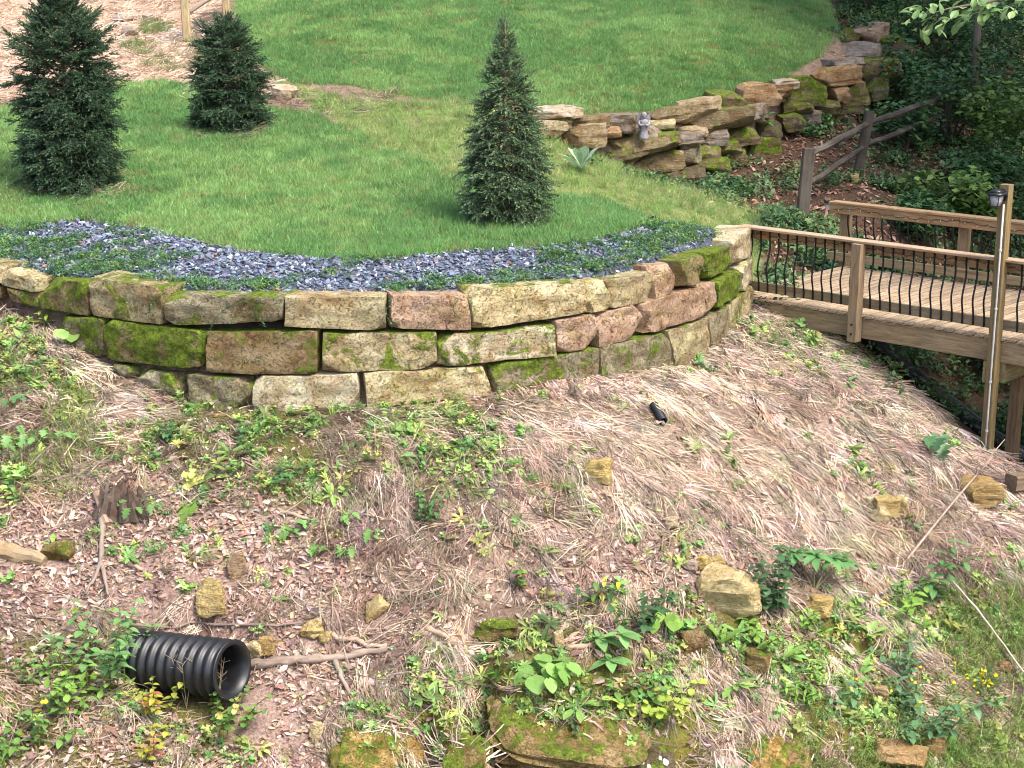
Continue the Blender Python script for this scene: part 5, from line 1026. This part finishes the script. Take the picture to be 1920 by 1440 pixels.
def tree(label, base, h, tr, cw, n, size, seed, z0=.5, cols=GC, name='forest_tree'):
    r = np.random.default_rng(seed); base = np.array(base); rt = root(name, base, label, 'tree', 'trees of the woods at right'); m = MB(); top = base + np.array([r.uniform(-.4, .4), r.uniform(-.4, .4), h])
    pts = [base + (top - base) * t + np.array([.12 * math.sin(t * 5 + seed), .12 * math.cos(t * 4), 0]) for t in np.linspace(0, 1, 8)]; pts[0][2] -= .2; m.tube(pts, np.linspace(tr, tr * .25, 8), 10, jit=.12); o = m.build('trunk', M_BARK, rt, smooth=True, color=(.135, .11, .085, .2)); C_ = []
    for k in range(10):
        t = r.uniform(z0, .97); p = base + (top - base) * t; a = r.uniform(0, 6.28); L = cw * r.uniform(.4, .9) * (1.2 - t * .5); e = p + np.array([L * math.cos(a), L * math.sin(a), L * .35]); m = MB(); m.tube([p, (p + e) / 2 + np.array([0, 0, .1]), e], [tr * .35, tr * .22, .02], 6); o = m.build('limb', M_BARK, rt, color=(.13, .105, .08, .1)); C_ += [e, (p + e) / 2]
    V, Fq, T = leaf_cloud(r, C_, [cw * r.uniform(.28, .5) for _ in C_], n, size, cols, .6); mk('crown', V, Fq, M_LG, rt, smooth=False, tint=T); return rt
trees = [(tuple(PY(1838, 165, 34.5)[:2]), 'slim dark trunked tree standing in the shade right of the rail fence', 12, .085, 3.4), ((12.5, 27), 'tree with a high crown shading the bridge', 13, .2, 4.2), ((11.5, 34), 'broad tree in the dark behind the slim trunked tree', 14, .2, 4.2), ((13.5, 21), 'tree on the far bank at the end of the bridge', 12, .2, 3.6),
         ((12.6, 40.5), 'tree at the dark edge of the woods beyond the grey boulders', 13, .17, 4.), ((15, 31), 'tree deep in the woods at the far right', 15, .22, 4.5), ((11.5, 44), 'tree at the back of the woods above the upper lawn', 14, .2, 4.5), ((15, 38), 'tree far back in the woods', 15, .22, 5), ((17, 25), 'tree far right beyond the bridge', 14, .22, 4.5), ((14.8, 16.5), 'tree on the bank beyond the bridge end', 11, .18, 3)]
for k, ((x, y), lab, h, tr, cw) in enumerate(trees): tree(lab, (x, y, float(H(x, y)[0])), h, tr, cw, 5200, .26, 500 + k, .42)
sh = [((1690, 150), 34.5, 1.6, 1.5, 'dark leafy bush just right of the brown flat boulder'), ((1790, 210), 33, 2.0, 1.8, 'dark bush in front of the slim tree trunk'), ((1900, 240), 31.5, 1.7, 2.0, 'yellow green bush at the right edge above the lantern'), ((1740, 70), 38, 2.4, 2.2, 'dark bush beneath the overhanging branch'), ((1630, 25), 40.5, 2.2, 2.2, 'dark bush behind the pale boulder at the lawn edge'), ((1560, 5), 43, 1.8, 2.0, 'dark bush at the top corner of the upper lawn'),
      ((1880, 100), 36, 2.2, 2.4, 'tall dark bush at the right edge below the leafy branch'), ((1720, 390), 27.8, .9, .7, 'low bush seen above the far rail of the bridge'), ((1810, 350), 29, 1.5, 1.1, 'pale leaved bush left of the lantern post'), ((1890, 470), 25.2, 1.2, 1.3, 'bush behind the far rail right of the tall post'), ((1650, 460), 26.4, .8, .6, 'small bush behind the far rail balusters'), ((1760, 480), 25.8, 1.0, .8, 'green bush behind the middle of the far rail'), ((1850, 290), 30.2, 1.6, 1.2, 'dark bush above and left of the lantern'), ((1700, 270), 31.8, 1.2, .9, 'low dark bush behind the second fence post'), ((1640, 130), 36.5, 1.4, 1.1, 'dark bush behind the stacked wall below the boulders')]
for k, (p, y, w, h, lab) in enumerate(sh):
    q = PY(*p, y); q[2] = float(H(q[0], q[1])[0]); shrub(lab, q, w, h, 1900 if w > 1.3 else 900, .16 if k not in (8,) else .2, GC2 if k in (2, 8) else GC, 700 + k)
for k, (p, w, h, lab) in enumerate([((1893, 850), .7, .75, 'dark green bush at the right edge under the bridge'), ((1925, 820), .8, 1.0, 'dark bush half out of frame beneath the bridge')]):
    q = G(*p); shrub(lab, q, w, h, 420, .13, GC, 740 + k, group='bushes under the bridge')

# overhanging branch: its tree stands outside the frame on the right
tb0 = np.array([8.9, 13.0, float(H(8.9, 13.0)[0])]); rt = root('overhanging_tree', tb0, 'light green leafy branch reaching in at the top right corner', 'tree'); m = MB(); m.tube([tb0 - np.array([0, 0, .2]), tb0 + np.array([.1, 0, 4]), tb0 + np.array([-.1, .1, 8.2]), tb0 + np.array([.3, .1, 11.5])], [.16, .14, .11, .05], 10, jit=.1); o = m.build('trunk', M_BARK, rt, smooth=True, color=(.2, .16, .12, .1))
Yb = 12.2; tips = [(1712, 36), (1735, 22), (1760, 34), (1800, 20), (1790, 50), (1850, 10), (1870, 34), (1905, 26), (1920, 60), (1740, 60)]
s0_ = tb0 + np.array([-.1, .1, 7.9]); j0 = PY(1985, -30, Yb); m = MB(); j1 = PY(1850, 4, Yb); j2 = PY(1714, 34, Yb - .1); m.tube([s0_, (s0_ + j0) / 2 + np.array([0, 0, .15]), j0, j1, PY(1780, 16, Yb), j2], [.05, .035, .022, .012, .007, .004], 7); o = m.build('branch', M_BARK, rt, smooth=True, color=(.2, .17, .12, .1))
lv_, lf_ = leaf_geo('obov', 1., .46, 6, .25, .35); LM = pm('leaf', lv_, lf_, M_LO); r = np.random.default_rng(9); axis = [j0, j1, PY(1780, 16, Yb), j2]
for k in range(95):
    t = r.uniform(0, 2.999) if k > 4 else 2.9; i = int(t); p = axis[i] + (axis[i + 1] - axis[i]) * (t - i) + np.array([r.uniform(-.02, .02), r.uniform(-.25, .25), r.uniform(-.12, .1)])
    az = r.uniform(2.0, 4.6) if r.random() < .75 else r.uniform(0, 6.28); el = r.uniform(-1.1, .3); c = np.array(((.20, .34, .12), (.15, .27, .10), (.27, .40, .16))[r.integers(0, 3)])
    inst('leaf', LM, Matrix.Translation(Vector(p) - rt.location) @ (Matrix.Rotation(az, 4, 'Z') @ Matrix.Rotation(-el, 4, 'Y') @ Matrix.Rotation(r.uniform(-.6, .6), 4, 'X') @ Matrix.Scale(r.uniform(.09, .15), 4)), rt, (*c, 1))

# ================================================================== PLANTS ON THE BANK (things, each large leaf a part)
LS = {}
def leafmesh(shape, width, droop=.35, fold=.25, seg=7):
    k = (shape, width, droop, fold)
    if k not in LS: v, f = leaf_geo(shape, 1., width, seg, fold, droop); LS[k] = pm('leaf', v, f, M_LO); LS[k].polygons.foreach_set('use_smooth', [True] * len(LS[k].polygons))
    return LS[k]
def put(rt, me, loc, az, el, s_, c, roll=0., name='leaf'):
    Mx = Matrix.Translation(Vector(loc)) @ Matrix.Rotation(az, 4, 'Z') @ Matrix.Rotation(-el, 4, 'Y') @ Matrix.Rotation(roll, 4, 'X') @ Matrix.Scale(s_, 4); return inst(name, me, Mx, rt, (*c, 1))
_seed = [0]
def rnd_():
    _seed[0] += 1; return np.random.default_rng(4000 + _seed[0])
BR = (.23, .40, .08); MD = (.15, .29, .07); LT = (.27, .45, .12); DG = (.06, .14, .055); YG = (.34, .44, .08); BG = (.13, .26, .12)
def vary(r, c, v=.2): return np.clip(np.array(c) * r.uniform(1 - v, 1 + v), 0, 1)
def rosette(px_, py_, n, L, label, c=BR, shape='lance', wd=.32, e0=.1, e1=.9, name='rosette_weed', cat='weed', group=None, base=None):
    r = rnd_(); b = G(px_, py_) if base is None else base; rt = root(name, b, label, cat, group); me = leafmesh(shape, wd)
    for k in range(n): put(rt, me, (0, 0, .015), k * 2.4 + r.uniform(-.25, .25), r.uniform(e0, e1), L * r.uniform(.65, 1.1), vary(r, c), r.uniform(-.2, .2))
    return rt
def stalked(px_, py_, n, h, L, label, c=BR, shape='heart', wd=.9, spread=.2, name='leafy_weed', cat='weed', group=None, tilt=.35):
    r = rnd_(); b = G(px_, py_); rt = root(name, b, label, cat, group); me = leafmesh(shape, wd, .3, .15); m = MB()
    for k in range(n):
        a = k * 2.4 + r.uniform(-.3, .3); q = spread * math.sqrt((k + .5) / n); p = np.array([q * math.cos(a), q * math.sin(a), h * r.uniform(.55, 1.)]); m.tube([b, b + p * np.array([.5, .5, .7]), b + p], [.005, .004, .003], 4, cap=False)
        aa = -1.57 + r.normal(0, 1.1); put(rt, me, p, aa, r.uniform(-1.0, -.2), L * r.uniform(.7, 1.15), vary(r, c), r.uniform(-.3, .3))
    o = m.build('stalks', M_LO, rt, color=(*vary(r, (.2, .26, .09)), 1)); return rt
def stem_plant(px_, py_, h, n, L, label, c=MD, shape='lance', wd=.5, lean=(0, 0), pairs=True, name='leafy_weed', cat='weed', flowers=0, fc=(.85, .62, .02), nstem=1, spread=.1, group=None, base=None, odd=None):
    r = rnd_(); b = G(px_, py_) if base is None else np.array(base); rt = root(name, b, label, cat, group); me = leafmesh(shape, wd)
    for q in range(nstem):
        a0 = r.uniform(0, 6.28); o0 = np.array([math.cos(a0), math.sin(a0), 0]) * spread * (q > 0) * r.uniform(.3, 1); hh = h * (r.uniform(.6, 1.) if q else 1.); ln = np.array([lean[0], lean[1], 0]) + o0 * 1.2; pt = lambda t: o0 + ln * t * t + np.array([0, 0, hh * t]); m = MB(); m.tube([b + pt(t) for t in (0, .33, .66, 1.)], [.007, .006, .004, .003], 5); m.build('stem', M_LO, rt, color=(*vary(r, (.17, .2, .08)), 1))
        for k in range(n):
            t = .15 + .85 * (k + .5) / n; a = k * 1.57 + r.uniform(-.3, .3); cc = vary(r, c if odd is None or r.random() > .35 else odd[r.integers(0, len(odd))])
            for s_ in ((0, math.pi) if pairs else (r.uniform(0, 3.1),)): put(rt, me, pt(t), a + s_, r.uniform(-.5, .35), L * r.uniform(.65, 1.1) * (1 - .35 * max(0, t - .6)), cc, r.uniform(-.3, .3))
    fm = leafmesh('round', 1., .1, -.4, 5) if flowers else None
    for k in range(flowers):
        a = r.uniform(0, 6.28); q = spread * r.uniform(0, 1.6); p = np.array([q * math.cos(a) + lean[0], q * math.sin(a) + lean[1], h * r.uniform(.6, 1.08)]); put(rt, fm, p, r.uniform(0, 6.28), r.uniform(.2, 1.2), r.uniform(.028, .045), fc, 0, 'flower')
    return rt
def whorled(px_, py_, heads, L, label, c=MD, wd=.36, name='leafy_shrub', cat='shrub', n=8, h=.25):
    r = rnd_(); b = G(px_, py_); rt = root(name, b, label, cat); me = leafmesh('lance', wd, .45, .2)
    for (dx, dy, dz) in heads:
        p = np.array([dx, dy, dz]); m = MB(); m.tube([b, b + p * .6, b + p], [.012, .009, .006], 6); m.build('stem', M_BARK, rt, color=(.2, .2, .1, .2))
        for k in range(n): put(rt, me, p, k * 2.4 + r.uniform(-.2, .2), r.uniform(-.35, .15) if k < n * .65 else r.uniform(.3, .9), L * r.uniform(.75, 1.1) * (1 if k < n * .65 else .6), vary(r, c))
    return rt
rosette(1090, 325, 13, .44, 'pale velvety mullein rosette below the end of the stacked wall', (.34, .48, .32), 'obov', .42, .35, 1.25, 'mullein_plant', base=G(1090, 325) + np.array([0, 0, .05]))
stalked(125, 655, 4, .28, .17, 'plant with three round leaves at the left foot of the block wall', LT, 'round', .95, .13)
stem_plant(90, 615, .35, 4, .15, 'yellow green leafy sprig rising by the left wall blocks', YG, 'lance', .4, nstem=2, spread=.1)
stalked(358, 962, 4, .12, .19, 'plant with big heart shaped leaves below the green band', BR, 'heart', .9, .10)
stalked(1020, 1285, 19, .24, .19, 'clump of large round leaves above the long ledge', (.22, .40, .10), 'heart', .95, .28, 'round_leaved_plant')
whorled(1165, 1240, [(0, 0, .28), (-.22, .1, .2), (-.12, -.12, .06)], .25, 'plant with broad smooth whorled leaves right of the round leaved clump', (.20, .38, .13), .5)
stem_plant(1205, 1195, .5, 6, .13, 'dark leafy bush behind the broad whorled leaves', DG, 'lance', .55, nstem=6, spread=.22, name='leafy_shrub', cat='shrub')
stalked(1250, 1185, 7, .22, .14, 'bright heart leaved plant right of the dark leafy bush', BR, 'heart', .85, .16)
rosette(1083, 1330, 10, .30, 'long spoon leaved rosette on the ledge below the round leaved clump', LT, 'obov', .26, .0, 1.2)
stem_plant(1240, 1345, .3, 5, .11, 'yellow green leafy patch at the bottom below the dark bush', YG, 'round', .8, nstem=8, spread=.28)
stem_plant(1185, 1320, .3, 5, .12, 'mid green leafy clump left of the yellow green patch', MD, 'lance', .5, nstem=5, spread=.2)
rosette(1352, 1215, 9, .30, 'upright toothed rosette below the largest tan rock', BR, 'tooth', .30, .5, 1.2)
rosette(1375, 1290, 11, .28, 'big drooping toothed rosette lower on the bank', LT, 'tooth', .34, -.2, .6)
rosette(1462, 1245, 9, .30, 'rosette of long ribbed leaves pointing right', LT, 'obov', .28, .0, .9)
stem_plant(1415, 1215, .28, 5, .11, 'leafy green clump between the toothed and ribbed rosettes', BR, 'lance', .6, nstem=6, spread=.2)
whorled(1525, 1110, [(0, 0, .42), (.2, .08, .36), (-.18, .12, .40), (.34, .2, .3)], .25, 'shiny whorl leaved shrub right of the dark leafy shrub', (.13, .29, .10), .38, n=11)
stem_plant(1457, 1165, .85, 9, .10, 'tall dark dense shrub right of the largest tan rock', (.065, .15, .065), 'round', .75, nstem=7, spread=.16, name='leafy_shrub', cat='shrub')
stem_plant(1500, 1185, .25, 5, .09, 'light feathery clump below the shiny whorl leaved shrub', BR, 'lance', .5, nstem=7, spread=.22)
stem_plant(1728, 1130, .75, 9, .17, 'tall arching stem with paired oval leaves at right', (.13, .28, .10), 'lance', .5, (.42, 0), True, 'arching_plant', 'plant', nstem=2, spread=.1)
stem_plant(1690, 1150, .38, 5, .15, 'light green pointed leaved clump left of the arching stem', BR, 'lance', .55, nstem=4, spread=.2)
rosette(1632, 1195, 8, .20, 'fresh green rosette left of the pointed leaved clump', LT, 'obov', .4, .1, 1.)
stem_plant(1492, 1320, .22, 6, .12, 'spiky bright green tuft above the orange clay', BR, 'lance', .24, nstem=6, spread=.15)
stem_plant(1712, 1385, .62, 7, .15, 'big leafy weed with yellow flowers at the lower right', BG, 'lance', .5, nstem=9, spread=.34, flowers=9, name='flowering_weed')
stem_plant(1600, 1335, .35, 5, .12, 'bluish leafy sprigs left of the big yellow flowered weed', BG, 'lance', .5, nstem=4, spread=.2, name='flowering_weed', flowers=1)
stem_plant(1700, 1275, .45, 6, .12, 'thin bluish green sprigs above the big yellow flowered weed', BG, 'lance', .5, nstem=5, spread=.3)
stem_plant(1838, 1318, .32, 4, .08, 'low plant crowded with small yellow flowers at lower right', DG, 'lance', .5, nstem=7, spread=.22, flowers=34, name='flowering_weed', fc=(.85, .66, .01))
stem_plant(225, 1265, .66, 9, .13, 'tall weed with yellow flowers beside the culvert pipe', (.16, .32, .11), 'lance', .58, (.04, 0), nstem=9, spread=.3, flowers=6, name='flowering_weed')
stem_plant(165, 1300, .30, 5, .14, 'bright leafy clump left of the culvert pipe', BR, 'obov', .5, nstem=8, spread=.28)
stem_plant(75, 1405, .30, 5, .12, 'spreading green weed in the bottom left corner', MD, 'lance', .55, nstem=9, spread=.38, flowers=6, name='flowering_weed')
stem_plant(62, 1290, .35, 5, .10, 'thin leafy weed at the left edge by dry stalks', MD, 'lance', .5, nstem=3, spread=.12)
stem_plant(110, 1350, .28, 5, .11, 'leafy weed with few yellow flowers above the corner weed', MD, 'lance', .55, nstem=6, spread=.24, flowers=4, name='flowering_weed')
stem_plant(290, 1345, .42, 6, .10, 'weed with yellow and reddening leaves in front of the pipe', (.35, .38, .07), 'lance', .6, nstem=4, spread=.18, odd=[(.5, .40, .05), (.45, .16, .08), (.55, .30, .08)])
stem_plant(290, 1420, .35, 5, .10, 'low weed with yellow and pink leaves at the bottom edge', (.35, .38, .07), 'lance', .6, nstem=4, spread=.2, odd=[(.5, .45, .05), (.5, .2, .14)])
stem_plant(410, 1365, .40, 6, .08, 'olive and green bushy weed below the pipe mouth', MD, 'round', .75, nstem=8, spread=.26, odd=[(.32, .30, .07), (.38, .33, .12)])
rosette(780, 1320, 8, .20, 'bright four pointed rosette above the mossy crevice', LT, 'lance', .5, .1, .9)
stem_plant(975, 1110, .30, 4, .10, 'dark red brown weed with two green leaves in the straw', MD, 'round', .7, nstem=2, spread=.06, odd=[(.30, .14, .07), (.36, .2, .1)])
stem_plant(1115, 1140, .3, 4, .12, 'dark weed with one yellow leaf above the dark leafy bush', DG, 'lance', .5, nstem=4, spread=.16, odd=[(.5, .48, .05), MD])
stalked(1755, 850, 7, .25, .26, 'plant with big dark lobed leaves near the ridge of the bank', (.09, .20, .09), 'lobed', .8, .28)
rosette(1595, 845, 9, .26, 'drooping bright leaved weed on the straw slope', BR, 'lance', .3, -.1, .7)
for a in [(100, 1030, 7, .14, 'small two stemmed rosette on moss at the left', BR, 'obov', .4), (1100, 850, 8, .18, 'green rosette above the flat yellow stone', BR, 'lance', .3), (1062, 875, 8, .17, 'spiky rosette left of the flat yellow stone', BR, 'lance', .26), (1300, 850, 8, .24, 'long leaved weed right of the small drain pipe', LT, 'lance', .24), (1362, 830, 8, .22, 'tall leaved weed further right of the drain pipe', LT, 'lance', .26), (1378, 915, 7, .18, 'hanging leaved rosette in the middle of the straw', BR, 'lance', .28),
          (820, 850, 9, .22, 'dandelion like rosette under the wall at centre', BR, 'tooth', .26), (868, 862, 8, .18, 'flat star shaped rosette right of the dandelion like one', BR, 'lance', .3), (868, 985, 9, .16, 'bright rosette right of the bushy dark weed', LT, 'lance', .32), (888, 930, 8, .15, 'small rosette in straw near the middle of the bank', BR, 'lance', .3), (1020, 1045, 6, .18, 'weed with upright pale leaves in the middle of the bank', LT, 'obov', .36), (1010, 1270 - 190, 5, .14, 'tiny rosette just below the upright pale leaved weed', BR, 'obov', .4),
          (1890, 955, 7, .20, 'bright leaved rosette at the right edge by the ochre rock', LT, 'lance', .3), (1640, 920, 8, .15, 'small rosette above the yellow straw rock', BR, 'lance', .3), (1700, 1195, 7, .18, 'pale rosette low on the bank right of the fresh rosette', LT, 'obov', .35), (1065, 845, 7, .16, 'narrow leaved weed up slope of the spiky rosette', BR, 'lance', .25), (1610, 880, 9, .14, 'low green weed below the drooping bright weed', BR, 'lance', .3), (1730, 1180, 7, .16, 'light weed below the arching stem', BR, 'lance', .35),
          (430, 890, 8, .2, 'leafy rosette right above the heart leaved plant', BR, 'obov', .36), (520, 800, 9, .2, 'broad leaved rosette in the green band below the wall', BR, 'obov', .36), (690, 870, 8, .18, 'leafy rosette at the right end of the green band', MD, 'lance', .34), (840, 1020, 7, .17, 'leafy weed over a small hollow in the bank', BR, 'lobed', .6), (560, 780, 8, .16, 'small bright rosette by the cream block', BR, 'lance', .36), (60, 720, 9, .16, 'bright weed at the left edge above the lobed patch', BR, 'lance', .4), (40, 640, 7, .22, 'tall leaved weed at the far left by the straw', LT, 'lance', .3), (1690, 1240, 7, .15, 'small rosette between sprigs at lower right', LT, 'obov', .4)]:
    rosette(*a[:4], a[4], a[5], a[6], a[7])
for a in [(790, 985, .35, 6, .10, 'bushy dark weed in the middle of the straw', (.10, .22, .07), 'lance', .5, 6, .16), (320, 830, .22, 5, .09, 'dark leaved clump in the green band at left', (.085, .19, .075), 'lance', .6, 6, .16), (452, 830, .22, 5, .09, 'dark leaved clump in the green band at its centre', (.085, .19, .075), 'lance', .6, 6, .2), (530, 905, .2, 4, .09, 'dark low clump below the green band', (.085, .2, .07), 'lance', .6, 5, .15)]:
    stem_plant(*a[:5], a[5], a[6], a[7], a[8], nstem=a[9], spread=a[10])
for (x, y, lab) in [(570, 990, 'lobed leaf tuft left of the pale stick'), (590, 1045, 'round tuft of lobed leaves lowest of the lobed weeds'), (650, 980, 'lobed leaf tuft above the right end of the pale stick'), (700, 1015, 'lobed leaf tuft furthest right of the lobed weeds'), (648, 1050, 'lobed leaf tuft below the pale stick'), (540, 1010, 'small lobed leaf tuft left of the others')]:
    stalked(x, y, 9, .12, .10, lab, (.16, .31, .09), 'lobed', .85, .11, 'lobed_weed', group='lobed weeds round the pale stick')
stalked(265, 965, 12, .16, .13, 'maple like leaves of a weed at the foot of the rotten stump', (.13, .27, .08), 'lobed', .9, .24, 'lobed_weed')
stalked(70, 835, 22, .2, .13, 'dense patch of star shaped leaves at the left edge', (.16, .32, .10), 'lobed', .9, .42, 'lobed_weed')
stalked(20, 770, 10, .2, .12, 'leafy weed at the left edge above the star leaved patch', (.13, .28, .10), 'lobed', .9, .25, 'lobed_weed')
# on and near the walls
def on(px_, py_, y): return PY(px_, py_, y)
d = rayd(1438, 222); yq = float(np.interp(d[0] / d[1], DAZ, DW[:, 1]))
stem_plant(0, 0, .30, 3, .18, 'broad leaved plant growing from the stacked rock wall', (.10, .24, .10), 'heart', .8, base=on(1440, 240, yq - .15))
d = rayd(1640, 212); stem_plant(0, 0, .5, 5, .16, 'pale leafy sprig before the end of the stacked wall', (.14, .30, .14), 'round', .7, base=G(1637, 232), nstem=3, spread=.18)
stem_plant(0, 0, .45, 5, .2, 'pale leaved sprig standing behind the far rail', (.22, .34, .2), 'lance', .5, base=G(1800, 372), nstem=4, spread=.4)
def vine(px0, py0, px1, py1, label, c=(.10, .22, .09), n=34):
    r = rnd_(); a, b = wall_pt(px0, py0), wall_pt(px1, py1); off_ = lambda p: p + np.array([-p[0] * .004, -.05, 0]); a, b = off_(a), off_(b); rt = root('creeper_vine', a, label, 'creeper', 'creepers hanging over the block wall'); m = MB(); pts = [a + (b - a) * t + np.array([.04 * math.sin(t * 9), -.03 * math.sin(t * 3), .03 * math.sin(t * 6)]) for t in np.linspace(0, 1, 8)]; m.tube(pts, .004, 4); m.build('stem', M_LO, rt, color=(.12, .15, .06, 1)); me = leafmesh('lance', .5); P2 = []
    for k in range(n):
        t = k / n * 6.99; i = int(t); p = pts[i] + (pts[i + 1] - pts[i]) * (t - i); P2.append(xf(leaf_geo('lance', r.uniform(.03, .05), .5, 3), r.uniform(3.2, 6.2), r.uniform(-.5, .8), tuple(p)))
    v, f = merge(P2); mk('foliage', v, f, M_LO, rt, color=(*c, 1))
vine(310, 545, 268, 585, 'creeper trailing from the slate over the third block from the left'); vine(455, 555, 375, 622, 'long creeper falling diagonally across the fourth block'); vine(483, 558, 488, 608, 'short creeper hanging straight down the fourth block'); vine(728, 556, 731, 612, 'creeper hanging in the gap left of the pink block', n=26); vine(852, 556, 858, 596, 'wisp of creeper over the right half of the pink block', n=18); vine(1300, 500, 1345, 505, 'creeper crossing the mossy blocks near the bridge', n=26)
# wiry dry weeds in front of the pipe
for (x, y, lab, s_) in [(350, 1330, 'leafless wiry weed in front of the pipe ribs', 1.), (410, 1310, 'thin dry weed crossing the pipe mouth', .8), (1462, 720, 'tall thin dry stalk on the straw near the bridge', 1.3)]:
    r = rnd_(); b = G(x, y); rt = root('dry_weed', b, lab, 'dry weed'); m = MB()
    for q in range(5 if s_ < 1.2 else 1):
        tip = b + np.array([r.uniform(-.18, .18), r.uniform(-.1, .1), .55 * s_]); m.tube([b, (b + tip) / 2, tip], [.004, .003, .002], 4, cap=False)
        for j in range(7): p = b + (tip - b) * r.uniform(.35, .95); m.tube([p, p + np.array([r.uniform(-.07, .07), r.uniform(-.04, .04), r.uniform(.02, .08)])], [.0025, .0015], 4, cap=False)
    m.build('stems', M_LO, rt, color=(.42, .36, .24, 1))
# dead yellow leaf on straw, white lichen spots
me = leafmesh('lance', .4, .2, .5); 
b = G(1295, 926); o = mk('fallen_leaf', np.array([v.co[:] for v in me.vertices]) * .13 + b + np.array([0, 0, .04]), [list(p.vertices) for p in me.polygons], M_LO, None, b, True, (.62, .36, .05, 1)); setp(o, 'single orange yellow leaf lying on the straw', 'leaf')
